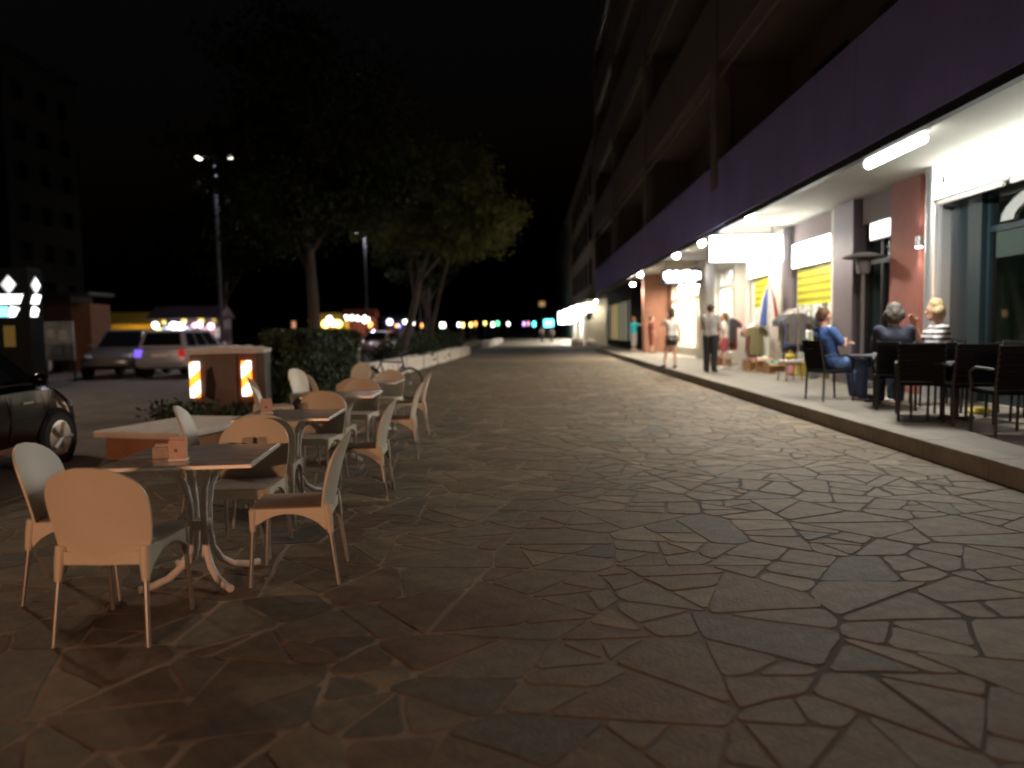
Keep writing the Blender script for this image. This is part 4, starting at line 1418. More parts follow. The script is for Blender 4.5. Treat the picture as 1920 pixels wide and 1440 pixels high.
o = thing('notice_board', 'pale grey notice board covered with paper behind the black car', 'notice board', (-14.9, 24.2, -0.03))
MB().span(-0.5, 0.5, -0.04, 0.04, 0.7, 1.92).build('board', mat('board_grey', (0.34, 0.32, 0.30), 0.8, var=0.35, scale=4), o, bevel=0.01)
for s_ in (-1, 1):
    MB().tube([(s_ * 0.44, 0.06, 0), (s_ * 0.44, 0.06, 1.9)], 0.03, 8).build('leg', M_dark, o)
for k, (px_, pz_, w2, h2) in enumerate(((-0.22, 1.55, 0.2, 0.26), (0.18, 1.5, 0.24, 0.32), (-0.05, 1.0, 0.3, 0.22), (0.3, 1.05, 0.16, 0.22))):
    MB().span(px_ - w2 / 2, px_ + w2 / 2, -0.046, -0.041, pz_ - h2 / 2, pz_ + h2 / 2).build('paper_sheet', mat('paper', (0.55, 0.50, 0.47), 0.8, var=0.15, scale=9), o)

kb_ = thing('kiosk', 'small dark red kiosk with a corner coloured like orange lamplight behind the notice board', 'kiosk', (-18.6, 31.8, -0.03))
MB().span(-1.1, 0.1, -0.8, 0.8, 0, 3.1).build('wall', mat('dark_red_paint', (0.04, 0.015, 0.013), 0.7, var=0.1, scale=2), kb_)
MB().span(0.103, 0.85, -0.75, 0.75, 0, 2.75).build('corner_wall', mat('orange_light_tint', (0.16, 0.06, 0.022), 0.7, var=0.2, scale=2), kb_)  # orange lamplight on the corner is put into the wall colour
MB().span(-1.25, 0.95, -0.95, 0.95, 3.101, 3.22).build('roof', M_dark, kb_)
MB().span(-0.9, -0.1, -0.83, -0.801, 0.1, 2.1).build('door', M_dark, kb_)

bld = thing('apartment_block', 'barely visible dark apartment block above the pylon sign', 'building', (-48, 66, -0.03))
M_farwall = mat('far_block_wall', (0.010, 0.009, 0.011), 0.9, var=0.15, scale=0.4)
MB().span(-7, 7, -5, 5, 0, 24).build('wall', M_farwall, bld)
MB().span(-7.3, 7.3, -5.3, 5.3, 24.01, 24.5).build('roof', M_dark, bld)
for fl in range(7):
    for cx_ in (-5.2, -2.6, 0, 2.6, 5.2):
        w_ = MB().span(cx_ - 0.7, cx_ + 0.7, -5.06, -5.002, 1.2 + fl * 3.2, 2.9 + fl * 3.2).build('window', M_dark, bld)
        MB().span(cx_ - 0.62, cx_ + 0.62, -5.08, -5.061, 1.28 + fl * 3.2, 2.82 + fl * 3.2).build('pane', M_winglass, w_)
    for cy_ in (-3, 0, 3):
        w_ = MB().span(7.002, 7.06, cy_ - 0.7, cy_ + 0.7, 1.2 + fl * 3.2, 2.9 + fl * 3.2).build('window', M_dark, bld)
        MB().span(7.061, 7.08, cy_ - 0.62, cy_ + 0.62, 1.28 + fl * 3.2, 2.82 + fl * 3.2).build('pane', M_winglass, w_)


def stall(loc, w, label, roofm, lamps, hgt=2.5, depth=1.8, rz=0.0, goods=(), power=25, col=(1, 0.85, 0.55)):
    o_ = thing('market_stall', label, 'market stall', loc, rz, 'lit market stalls')
    for sx in (-1, 1):
        for sy in (-1, 1):
            MB().tube([(sx * (w / 2 - 0.05), sy * depth / 2, 0), (sx * (w / 2 - 0.05), sy * depth / 2, hgt)], 0.03, 6).build('post', M_dark, o_)
    MB().prism([(-depth / 2 - 0.25, hgt - 0.22), (-depth / 2 - 0.22, hgt - 0.24), (0, hgt + 0.38), (depth / 2 + 0.22, hgt - 0.24), (depth / 2 + 0.25, hgt - 0.22), (0, hgt + 0.45)], 'x', -w / 2 - 0.15, w / 2 + 0.15).build('awning', roofm, o_)
    MB().span(-w / 2 + 0.05, w / 2 - 0.05, -depth / 2 - 0.05, -depth / 2 + 0.55, 0.8, 0.86).span(-w / 2 + 0.06, w / 2 - 0.06, -depth / 2, -depth / 2 + 0.03, 0.0, 0.799).build('counter', mat('stall_wood', (0.22, 0.12, 0.06), 0.8, var=0.2, scale=3), o_)
    MB().span(-w / 2, w / 2, depth / 2 - 0.05, depth / 2 - 0.02, 0.0, hgt - 0.25).build('back_sheet', roofm, o_)
    for k, (px_, pz_, m_, rr) in enumerate(lamps):
        MB().ball((px_, -depth / 2 - 0.05, pz_), rr, 10, 7).build('bulb', m_, o_, smooth=True)
    for k, (px_, pz_, m_, rr) in enumerate(goods):
        MB().box((px_, depth / 2 - 0.3, pz_), (rr * 1.7, 0.2, rr * 2.1)).build('hung_goods', m_, o_, bevel=rr * 0.4)
    lamp('stall_light', 'POINT', (0, -depth / 2 + 0.1, hgt - 0.4), power, col, o_, 0.15)
    return o_


E_w = emit('bulb_white', (1, 0.96, 0.9), 7)
E_y = emit('bulb_yellow', (1, 0.72, 0.18), 5)
E_o = emit('bulb_orange', (1, 0.38, 0.08), 4)
E_c = emit('bulb_cyan', (0.1, 0.9, 0.95), 6)
E_g = emit('bulb_green', (0.1, 0.95, 0.35), 5)
E_p = emit('bulb_violet', (0.62, 0.35, 1.0), 4)
E_r = emit('bulb_pink', (1, 0.35, 0.5), 3)
M_awn_y = mat('awning_yellow', (0.62, 0.40, 0.04), 0.7)
M_awn_d = mat('awning_dark', (0.10, 0.07, 0.08), 0.8)
M_awn_r = mat('awning_red', (0.16, 0.03, 0.015), 0.7)
stall((-22.3, 43.0, -0.03), 3.6, 'yellow awning stall behind the grey pickup', M_awn_y, [], power=60, col=(1, 0.75, 0.25), hgt=2.3)
stall((-17.8, 40.6, -0.03), 3.5, 'stall full of colourful lit toys behind the silver car', M_awn_d, [(-1.5, 1.95, E_w, 0.17), (-1.35, 1.7, emit('bulb_lime', (0.75, 0.95, 0.35), 2.2), 0.15), (-1.05, 2.1, emit('bulb_gold', (0.95, 0.8, 0.05), 1.2), 0.11), (-0.95, 1.75, emit('bulb_steel', (0.35, 0.42, 0.7), 0.9), 0.17), (-0.55, 1.9, emit('bulb_bluewhite', (0.8, 0.8, 1), 5), 0.22), (-0.2, 1.85, E_w, 0.2), (0.0, 2.15, emit('bulb_gold', (0.95, 0.8, 0.05), 1.2), 0.14), (0.15, 1.7, emit('bulb_steel', (0.35, 0.42, 0.7), 0.9), 0.16), (0.55, 1.9, E_r, 0.14), (0.8, 1.95, emit('bulb_palepink', (1, 0.7, 0.8), 3), 0.17), (0.95, 2.15, emit('bulb_gold', (0.95, 0.8, 0.05), 1.2), 0.12), (1.0, 1.6, emit('bulb_dimpink', (0.8, 0.5, 0.6), 0.7), 0.2), (1.4, 1.85, emit('bulb_palepink', (1, 0.7, 0.8), 3), 0.18)], goods=[(-1.25, 1.75, M_goods[3], 0.22), (-0.9, 1.8, M_goods[1], 0.24), (-0.3, 1.7, M_goods[8], 0.25), (0.2, 2.2, M_goods[3], 0.16), (0.7, 1.6, M_goods[4], 0.3), (1.2, 1.5, M_goods[2], 0.28), (1.0, 2.2, M_goods[3], 0.15)], power=110, col=(1, 0.9, 0.9))
stall((-15.6, 60.5, -0.03), 2.6, 'yellow lit stall just right of the upright tree trunk', M_awn_y, [(-1.0, 2.3, E_w, 0.2), (-0.8, 2.0, E_y, 0.3), (-0.1, 2.1, E_y, 0.32), (0.5, 2.15, E_w, 0.26), (0.9, 2.1, E_y, 0.3), (0.2, 2.5, E_w, 0.2)], power=60)
stall((-13.3, 61.0, -0.03), 2.3, 'white and red lit stall next to the yellow lit stall', M_awn_r, [(-0.9, 2.55, E_w, 0.2), (-0.45, 2.55, E_w, 0.2), (0.0, 2.5, E_w, 0.2), (0.6, 2.4, E_w, 0.3), (0.9, 2.0, E_o, 0.25)], power=50, hgt=2.8, col=(1, 0.7, 0.45))
stall((-12.2, 72.0, -0.03), 2.6, 'dim far stall with blue and white lamps beside the leaning tree', M_awn_d, [(-0.6, 2.3, emit('bulb_bluewhite', (0.8, 0.8, 1), 5), 0.28), (0.2, 1.9, emit('bulb_blue', (0.15, 0.25, 1), 4), 0.2), (0.8, 2.3, E_w, 0.2)], power=25, col=(0.8, 0.85, 1))


def far_sign(loc, w, h, m, label, cat='sign', post=True):
    o_ = thing('lit_sign', label, cat, loc, 0, 'distant lit signs')
    MB().span(-w / 2, w / 2, -0.1, 0.1, -h / 2, h / 2).build('panel', m, o_, bevel=min(w, h) * 0.2)
    MB().tube([(0, 0.05, -h / 2 - 0.001), (0, 0.05, -loc[2])], 0.05, 6).build('post', M_dark, o_)
    return o_


far_sign((-9.6, 86, 2.0), 0.56, 0.56, E_w, 'white glow low beside the leaning tree trunk')
far_sign((-7.7, 90, 2.0), 0.31, 0.50, E_y, 'pale yellow glow right of the leaning trunk')
far_sign((-6.9, 92, 2.05), 0.31, 0.50, E_y, 'second pale yellow glow farther right of the leaning trunk')
far_sign((-6.9, 100, 2.2), 0.28, 0.56, E_o, 'small orange light far down the street')
far_sign((-4.9, 105, 2.1), 0.34, 0.56, E_w, 'small white light touching the green one')
far_sign((-4.25, 105, 2.25), 0.34, 0.56, E_g, 'small green light far down the street')
far_sign((-0.75, 115, 2.2), 0.31, 0.56, E_p, 'violet light far down the street')
far_sign((-0.1, 116, 2.25), 0.25, 0.56, E_r, 'pink light beside the violet one')
far_sign((0.75, 115, 2.15), 0.40, 0.68, E_c, 'small turquoise light far down the street')
far_sign((2.75, 108, 2.2), 1.30, 0.99, E_c, 'large turquoise glowing sign at the end of the street')
far_sign((1.9, 112, 5.0), 0.87, 0.74, emit('amber_glow', (1, 0.42, 0.05), 0.30), 'dull amber lamp high above the end of the street')
far_sign((-14.2, 46.5, 1.9), 0.22, 0.43, emit('bulb_dimorange', (1, 0.4, 0.15), 0.5), 'dim orange lamp left of the upright trunk')
for k, (x, yy, zz, m_, lab) in enumerate(((-12.6, 84, 2.3, E_w, 'tiny white lamp left of the leaning trunk'), (-11.7, 84, 2.0, E_o, 'tiny orange lamp left of the leaning trunk'), (-10.9, 88, 2.4, E_y, 'tiny yellow lamp just left of the leaning trunk'), (-8.6, 95, 2.1, E_w, 'tiny white lamp between the two forked trunks'), (-5.9, 104, 2.3, E_y, 'tiny yellow lamp between orange and white lights'), (-3.0, 112, 2.2, E_w, 'tiny white lamp between green and violet lights'))):
    far_sign((x, yy, zz), 0.3, 0.45, m_, lab)
far_sign((-8.1, 47.4, 1.75), 0.17, 0.21, E_o, 'orange lamp beside the reddish car')

# buildings past the cross road
fb = thing('far_building', 'dark building beyond the cross road with a pale end wall', 'building', (0, 0, 0))
MB().span(4.6, 16, 63, 63.3, 0.0, 3.75).build('end_wall', mat('pale_end_wall', (0.52, 0.48, 0.38), 0.8, var=0.1, scale=1), fb)
MB().span(5.9, 16, 63.31, 150, 0.0, 3.7).build('ground_floor', M_jamb, fb)
MB().span(4.6, 5.89, 63.31, 150, 3.5, 3.76).build('canopy', M_soffit, fb)
MB().span(5.4, 16, 63.0, 150, 3.77, 17).build('upper_wall', M_brownwall, fb)
for k in range(3):
    for q in range(6):
        w_ = MB().span(5.34, 5.399, 66 + q * 5, 68.6 + q * 5, 5 + k * 3.8, 7.4 + k * 3.8).build('window', M_dark, fb)
        MB().span(5.32, 5.339, 66.1 + q * 5, 68.5 + q * 5, 5.1 + k * 3.8, 7.3 + k * 3.8).build('pane', M_winglass, w_)
for k, (yy, x0_, x1_, z0_, z1_) in enumerate(((62.7, 4.55, 5.2, 2.75, 3.42), (67.5, 4.1, 5.2, 2.6, 3.45), (74, 3.9, 5.0, 2.4, 3.45), (82, 3.7, 5.0, 2.2, 3.4), (92, 3.5, 5.0, 2.0, 3.4))):
    o = thing('shop_sign', ['first glowing white sign on the pale end wall', 'second glowing white sign in the far row of shops', 'third glowing white sign in the far row of shops', 'fourth glowing white sign in the far row of shops', 'last glowing white sign in the far row of shops'][k], 'sign', (0, yy, 0), 0, 'white signs of the far shops')
    MB().span(x0_, x1_, -0.08, 0.08, z0_, z1_).build('case', M_signcase, o)
    MB().span(x0_ + 0.03, x1_ - 0.03, -0.1, -0.081, z0_ + 0.03, z1_ - 0.03).build('light_face', emit('far_sign_white', (1, 0.99, 0.95), 22), o)
    MB().tube([(x1_ - 0.1, 0, z1_), (x1_ - 0.1, 0, 3.5), (x1_ - 0.1, 0.29, 3.52)], 0.02, 6).build('hanger', M_dark, o)
for k, yy in enumerate((70, 78, 88, 100)):
    strip = thing('strip_lamp', ['near ceiling lamp under the far canopy', 'second ceiling lamp under the far canopy', 'third ceiling lamp under the far canopy', 'last ceiling lamp under the far canopy'][k], 'lamp', (5.2, yy, 3.49), 0, 'lamps under the far canopy')
    MB().span(-0.3, 0.3, -1.2, 1.2, -0.06, -0.002).build('diffuser', M_bulb, strip)
o = thing('wall_lamp', 'added lamp washing the pale end wall beyond the cross road', 'lamp', (5.35, 62.2, 3.68))  # lamp added to brighten the otherwise dark end wall
MB().tube([(0, 0, 0), (0, 0.79, 0.02)], 0.025, 6).build('arm', M_dark, o)
MB().lathe([(0.14, -0.10), (0.12, -0.03), (0.04, 0.0)], 12).build('shade', M_dark, o, smooth=True)
MB().ball((0, 0, -0.10), 0.09, 10, 7).build('bulb', M_bulb, o, smooth=True)
lamp('wall_lamp_light', 'SPOT', (0, 0, -0.2), 260, (1.0, 0.90, 0.70), o, 0.08, spot=165)
# pale covered heap under the end wall
for k, (x, yy, s_) in enumerate(((3.9, 62.4, 1.0), (4.9, 62.2, 0.8))):
    o = thing('covered_heap', ['pale covered heap on the far pavement', 'smaller pale covered heap by the end wall'][k], 'heap', (x, yy, 0.02))
    MB().ball((0, 0, 0.25 * s_), 0.6 * s_, 12, 7, (1.0, 0.7, 0.7)).build('cover', M_white, o, smooth=True)
    MB().span(-0.5 * s_, 0.5 * s_, -0.35 * s_, 0.35 * s_, 0, 0.2 * s_).build('base', M_seat, o)


# ================================================================== PEOPLE
M_skin = mat('skin', (0.50, 0.29, 0.20), 0.55)
M_eye = mat('eye_dark', (0.02, 0.015, 0.012), 0.3)


def remesh(mb, voxel, smooth=3):
    me = mb.mesh('tmp')
    t = bpy.data.objects.new('tmp', me)
    COL.objects.link(t)
    r_ = t.modifiers.new('r', 'REMESH')
    r_.mode = 'VOXEL'
    r_.voxel_size = voxel
    s_ = t.modifiers.new('s', 'SMOOTH')
    s_.factor = 0.5
    s_.iterations = smooth
    dg = bpy.context.evaluated_depsgraph_get()
    out = bpy.data.meshes.new_from_object(t.evaluated_get(dg))
    bpy.data.objects.remove(t)
    vs = [tuple(v.co) for v in out.vertices]
    fs = [tuple(p.vertices) for p in out.polygons]
    bpy.data.meshes.remove(out)
    return vs, fs


def limb(mb, a, b, ra, rb, g=0.0, n=10):
    a, b = Vector(a), Vector(b)
    mb.tube([a, a.lerp(b, 0.35), b], [ra + g, ra * 0.62 + rb * 0.38 + g + (ra * 0.05), rb + g], n)
    mb.ball(a, ra + g, n, 8)
    mb.ball(b, rb + g, n, 8)


def torso(mb, J, g=0.0, sw=1.0):
    p, c, n = Vector(J['pelvis']), Vector(J['chest']), Vector(J['neck'])
    side = (Vector(J['hip_r']) - Vector(J['hip_l'])).normalized()
    side2 = (Vector(J['sh_r']) - Vector(J['sh_l'])).normalized()
    w = p.lerp(c, 0.45)
    for s_ in (-1, 1):
        limb(mb, p + side * 0.065 * s_, w + side * 0.05 * s_, 0.105 * sw, 0.092 * sw, g)
        limb(mb, w + side * 0.05 * s_, c + side2 * 0.07 * s_, 0.092 * sw, 0.108 * sw, g)
        limb(mb, c + side2 * 0.07 * s_, Vector(J['sh_r' if s_ > 0 else 'sh_l']), 0.10 * sw, 0.062, g)
    limb(mb, c, n - (n - c) * 0.25, 0.10 * sw, 0.065, g)


def hand(mb, wr, el):
    d = (Vector(wr) - Vector(el)).normalized()
    s_ = d.cross(Vector((0, 0, 1)))
    s_ = s_.normalized() if s_.length > 0.1 else Vector((1, 0, 0))
    u_ = s_.cross(d)
    w = Vector(wr)
    M_ = Matrix((s_, d, u_)).transposed()
    mb.box(w + d * 0.055, (0.075, 0.10, 0.03), M=M_)
    for k, ln in enumerate((0.060, 0.072, 0.068, 0.052)):
        b0 = w + d * 0.10 + s_ * (-0.028 + 0.019 * k)
        b1 = b0 + d * ln * 0.55 - u_ * 0.006
        b2 = b1 + d * ln * 0.4 - u_ * 0.022
        mb.tube([b0, b1, b2], [0.0095, 0.009, 0.007], 6)
    t0 = w + d * 0.035 - s_ * 0.035
    mb.tube([t0, t0 + d * 0.035 - s_ * 0.028, t0 + d * 0.062 - s_ * 0.030 - u_ * 0.012], [0.012, 0.011, 0.008], 6)


def person(label, loc, rz, J, top, legs, shoes, hair, hair_style='short', sleeve=0.55, leglen=1.0, scale=1.0, skin=None, face=0.0, legw=1.0, topw=1.0, top_drop=0.0):
    o_ = thing('person', label, 'person', loc, rz)
    o_.scale = (scale, scale, scale)
    sk = skin or M_skin
    b = MB()
    torso(b, J, 0.0, topw)
    for s_ in ('l', 'r'):
        limb(b, J['sh_' + s_], J['el_' + s_], 0.052, 0.041)
        limb(b, J['el_' + s_], J['wr_' + s_], 0.041, 0.028)
        limb(b, J['hip_' + s_], J['kn_' + s_], 0.086, 0.056)
        limb(b, J['kn_' + s_], J['an_' + s_], 0.055, 0.036)
        a, t = Vector(J['an_' + s_]), Vector(J['toe_' + s_])
        limb(b, a - Vector((0, 0, 0.03)), t, 0.038, 0.03)
    limb(b, J['neck'], J['head'], 0.055, 0.055)
    h = Vector(J['head'])
    fd = Vector((math.sin(R(-face)), math.cos(R(face)), 0))
    b.ball(h + Vector((0, 0, 0.02)), 0.1, 14, 10, (0.86, 1.0, 1.12))
    b.ball(h + fd * 0.03 + Vector((0, 0, -0.065)), 0.066, 12, 8, (0.9, 0.95, 0.95))
    vs, fs = remesh(b, 0.016)
    m2 = MB()
    m2.add(vs, fs)
    for s_ in ('l', 'r'):
        hand(m2, J['wr_' + s_], J['el_' + s_])
    sd = fd.cross(Vector((0, 0, 1)))
    m2.ball(h + fd * 0.106 + Vector((0, 0, -0.012)), 0.017, 8, 6, (0.8, 1.2, 1.3))
    m2.tube([h + fd * 0.094 - sd * 0.022 + Vector((0, 0, -0.058)), h + fd * 0.099 + Vector((0, 0, -0.06)), h + fd * 0.094 + sd * 0.022 + Vector((0, 0, -0.058))], 0.006, 6)
    for s_ in (-1, 1):
        m2.ball(h + sd * 0.088 * s_ + Vector((0, 0, -0.005)), 0.026, 8, 6, (0.5, 0.8, 1.2))
        m2.ball(h + fd * 0.092 + sd * 0.034 * s_ + Vector((0, 0, 0.018)), 0.010, 8, 6, mi=1)
    m2.build('body', [sk, M_eye], o_, smooth=True)
    # clothing
    t = MB()
    torso(t, J, 0.016, topw)
    if top_drop:
        p = Vector(J['pelvis'])
        for s_ in (-1, 1):
            t.ball(p + Vector((0.07 * s_, 0, -top_drop)), 0.125 * topw, 10, 8)
    if sleeve > 0:
        for s_ in ('l', 'r'):
            a, e, w = Vector(J['sh_' + s_]), Vector(J['el_' + s_]), Vector(J['wr_' + s_])
            if sleeve <= 1:
                limb(t, a, a.lerp(e, sleeve), 0.056, 0.050, 0.014)
            else:
                limb(t, a, e, 0.056, 0.046, 0.014)
                limb(t, e, e.lerp(w, sleeve - 1), 0.046, 0.034, 0.014)
    vs, fs = remesh(t, 0.018, 2)
    m3 = MB()
    m3.add(vs, fs)
    m3.build('top_garment', top, o_, smooth=True)
    lg = MB()
    p = Vector(J['pelvis'])
    side = (Vector(J['hip_r']) - Vector(J['hip_l'])).normalized()
    for s_ in (-1, 1):
        limb(lg, p + side * 0.065 * s_, Vector(J['hip_r' if s_ > 0 else 'hip_l']), 0.115, 0.105, 0.012)
    for s_ in ('l', 'r'):
        a, k, n = Vector(J['hip_' + s_]), Vector(J['kn_' + s_]), Vector(J['an_' + s_])
        if leglen <= 0.5:
            limb(lg, a, a.lerp(k, leglen * 2), 0.095 * legw, 0.085 * legw, 0.012)
        else:
            limb(lg, a, k, 0.095 * legw, 0.070 * legw, 0.012)
            limb(lg, k, k.lerp(n, (leglen - 0.5) * 2), 0.070 * legw, 0.058 * legw, 0.012)
    vs, fs = remesh(lg, 0.018, 2)
    m4 = MB()
    m4.add(vs, fs)
    m4.build('trousers' if leglen > 0.5 else 'shorts', legs, o_, smooth=True)
    for s_ in ('l', 'r'):
        a, tt = Vector(J['an_' + s_]), Vector(J['toe_' + s_])
        d = (tt - a)
        d.z = 0
        d = d.normalized() if d.length > 1e-3 else Vector((0, 1, 0))
        sh = MB()
        heel = Vector((a.x, a.y, a.z - 0.035)) - d * 0.035
        sh.tube([heel - d * 0.02, heel + d * 0.05, Vector((tt.x, tt.y, tt.z)) + d * 0.0, Vector((tt.x, tt.y, tt.z - 0.004)) + d * 0.06], [0.034, 0.048, 0.047, 0.028], 10, squash=0.85)
        sh.build('shoe', shoes, o_, smooth=True)
    hb = MB()
    hb.ball(h - fd * 0.034 + Vector((0, 0, 0.048)), 0.104, 14, 10, (0.95, 0.95, 1.0))
    if hair_style == 'bun':
        hb.ball(h - fd * 0.07 + Vector((0, 0, 0.15)), 0.055, 10, 8)
        hb.ball(h - fd * 0.06 + Vector((0, 0, 0.0)), 0.085, 10, 8)
    elif hair_style == 'bob':
        for k in range(7):
            a = R(-8 - 27.3 * k)
            hb.ball(h + sd * 0.078 * math.cos(a) + fd * 0.085 * math.sin(a) + Vector((0, 0, 0.0 + 0.03 * (k % 2))), 0.062, 10, 8)
        hb.ball(h - fd * 0.05 + Vector((0, 0, -0.03)), 0.095, 10, 8)
        hb.ball(h - fd * 0.02 + Vector((0, 0, 0.085)), 0.102, 12, 8)
    elif hair_style == 'short':
        hb.ball(h - fd * 0.05 + Vector((0, 0, 0.0)), 0.082, 10, 8)
    vs, fs = remesh(hb, 0.012, 3)
    # keep the face clear of hair
    m5 = MB()
    m5.add(vs, fs)
    ho = m5.build('hair', hair, o_, smooth=True)
    return o_


def standing(**kw):
    J = dict(pelvis=(0, 0, 0.95), chest=(0, 0.0, 1.30), neck=(0, 0.0, 1.47), head=(0, 0.02, 1.62),
             sh_l=(-0.175, 0, 1.405), el_l=(-0.235, -0.02, 1.12), wr_l=(-0.225, 0.08, 0.88), sh_r=(0.175, 0, 1.405), el_r=(0.235, -0.02, 1.12), wr_r=(0.225, 0.08, 0.88),
             hip_l=(-0.085, 0, 0.90), kn_l=(-0.10, 0.02, 0.50), an_l=(-0.10, -0.02, 0.085), toe_l=(-0.115, 0.11, 0.042), hip_r=(0.085, 0, 0.90), kn_r=(0.10, 0.02, 0.50), an_r=(0.10, -0.02, 0.085), toe_r=(0.115, 0.11, 0.042))
    J.update(kw)
    return J


def seated(**kw):
    J = dict(pelvis=(0, 0, 0.57), chest=(0, -0.07, 0.92), neck=(0, -0.08, 1.09), head=(0, -0.05, 1.24),
             sh_l=(-0.175, -0.07, 1.03), el_l=(-0.23, 0.05, 0.80), wr_l=(-0.16, 0.27, 0.78), sh_r=(0.175, -0.07, 1.03), el_r=(0.23, 0.05, 0.80), wr_r=(0.16, 0.27, 0.78),
             hip_l=(-0.09, 0.02, 0.55), kn_l=(-0.12, 0.44, 0.54), an_l=(-0.12, 0.46, 0.09), toe_l=(-0.125, 0.59, 0.045), hip_r=(0.09, 0.02, 0.55), kn_r=(0.12, 0.44, 0.54), an_r=(0.12, 0.46, 0.09), toe_r=(0.125, 0.59, 0.045))
    J.update(kw)
    return J


C_grey = mat('cloth_grey', (0.30, 0.29, 0.29), 0.85, bump=1.0, bscale=11)
C_lgrey = mat('cloth_light_grey', (0.42, 0.40, 0.38), 0.85, bump=1.0, bscale=11)
C_black = mat('cloth_black', (0.012, 0.012, 0.014), 0.85, bump=1.0, bscale=11)
C_navy = mat('cloth_navy', (0.018, 0.024, 0.045), 0.85, bump=1.0, bscale=11)
C_blue = mat('cloth_blue', (0.035, 0.085, 0.25), 0.8, var=0.15, scale=8, bump=1.0, bscale=11)
C_denim = mat('cloth_denim', (0.07, 0.13, 0.28), 0.85, var=0.2, scale=10, bump=1.0, bscale=11)
C_turq = mat('cloth_turquoise', (0.02, 0.45, 0.55), 0.8, bump=1.0, bscale=11)
C_red = mat('cloth_red', (0.38, 0.07, 0.08), 0.85, bump=1.0, bscale=11)
C_white = mat('cloth_white', (0.70, 0.68, 0.64), 0.85, bump=1.0, bscale=11)
C_stripe = banded('cloth_striped', (0.02, 0.022, 0.03), (0.55, 0.55, 0.57), 4.6, 'Z', thresh=0.55)
C_brown = mat('cloth_brown', (0.20, 0.06, 0.04), 0.85, bump=1.0, bscale=11)
H_dark = mat('hair_dark', (0.02, 0.014, 0.010), 0.6, bump=1.0, bscale=38)
H_brown = mat('hair_brown', (0.10, 0.045, 0.02), 0.6, bump=1.0, bscale=38)
H_ginger = mat('hair_ginger', (0.30, 0.12, 0.04), 0.6, bump=1.0, bscale=38)
H_blonde = mat('hair_blonde', (0.36, 0.28, 0.15), 0.6, var=0.2, scale=30, bump=1.0, bscale=38)
H_greyh = mat('hair_grey', (0.08, 0.07, 0.062), 0.6, bump=1.0, bscale=38)
S_black = mat('shoe_black', (0.015, 0.013, 0.012), 0.5)
S_white = mat('shoe_white', (0.6, 0.58, 0.55), 0.6)
S_yellow = mat('shoe_yellow', (0.72, 0.66, 0.10), 0.5)

person('man in grey shirt and black trousers standing with his back turned', (4.86, 20.9, ZP), R(-35),
       standing(el_l=(-0.25, 0.04, 1.13), wr_l=(-0.10, 0.22, 1.06), el_r=(0.25, 0.04, 1.13), wr_r=(0.08, 0.24, 1.06), head=(0, 0.03, 1.61)), C_grey, C_black, S_black, H_dark, scale=1.05, legw=1.12, topw=1.08, face=15)
person('woman in light grey top and black shorts stepping along the kerb', (4.27, 23.3, ZP), R(12),
       standing(hip_l=(-0.08, 0, 0.90), kn_l=(-0.10, 0.20, 0.55), an_l=(-0.20, 0.10, 0.10), toe_l=(-0.23, 0.22, 0.05), kn_r=(0.09, -0.02, 0.50), an_r=(0.06, -0.12, 0.085), toe_r=(0.07, 0.01, 0.042),
                el_l=(-0.30, 0.08, 1.30), wr_l=(-0.15, 0.12, 1.53), el_r=(0.24, -0.06, 1.14), wr_r=(0.26, 0.02, 0.90)), C_lgrey, C_black, S_black, H_dark, 'bun', 0.12, 0.20, 0.99, top_drop=0.03)
person('person in white top and red shorts beyond the man in grey', (5.55, 22.2, ZP), R(70),
       standing(el_r=(0.22, 0.12, 1.14), wr_r=(0.12, 0.32, 1.05)), C_white, C_red, S_white, H_brown, 'short', 0.5, 0.33, 0.92)
person('person in turquoise shirt raising one arm by the terracotta wall', (5.55, 41.3, ZP), R(-60),
       standing(el_r=(0.30, 0.18, 1.32), wr_r=(0.30, 0.42, 1.48), el_l=(-0.24, 0, 1.12)), C_turq, C_lgrey, S_white, H_ginger, 'short', 0.6, 0.75, 1.02, topw=1.1)
person('person in brown shirt in front of the terracotta wall', (5.75, 36.6, ZP), R(-70), standing(), C_brown, C_brown, S_black, H_dark, 'short', 0.9, 0.6, 1.0)
person('pedestrian in black walking far down the street', (2.3, 80.0, 0.0), R(5), standing(kn_l=(-0.1, 0.18, 0.52), an_l=(-0.1, 0.14, 0.10)), C_navy, C_black, S_black, H_dark, scale=1.02)
person('pedestrian in grey beside the one in black', (1.4, 84.0, 0.0), R(-10), standing(), C_grey, C_black, S_black, H_brown, scale=1.0)

# cafe customers on the pavement
SIT = 0.0
person('man in blue shirt and jeans sitting with folded arms', (4.92, 12.75, ZP), R(-78),
       seated(chest=(0, -0.10, 0.93), neck=(0, -0.13, 1.10), head=(0, -0.10, 1.26), sh_l=(-0.18, -0.10, 1.04), sh_r=(0.18, -0.10, 1.04), el_l=(-0.24, 0.06, 0.83), wr_l=(0.02, 0.20, 0.86), el_r=(0.24, 0.06, 0.83), wr_r=(-0.02, 0.24, 0.90),
              kn_l=(-0.13, 0.42, 0.55), kn_r=(0.13, 0.44, 0.54), an_l=(-0.16, 0.50, 0.09), toe_l=(-0.17, 0.63, 0.045)), C_blue, C_denim, S_black, H_brown, 'short', 0.75, 1.0, 1.08, topw=1.12, legw=1.1)
person('person in navy jacket with grey hair sitting back turned', (5.28, 11.35, ZP), R(-20),
       seated(head=(0, -0.02, 1.22)), C_navy, C_navy, S_black, H_greyh, 'bob', 1.9, 1.0, 1.10, topw=1.12)
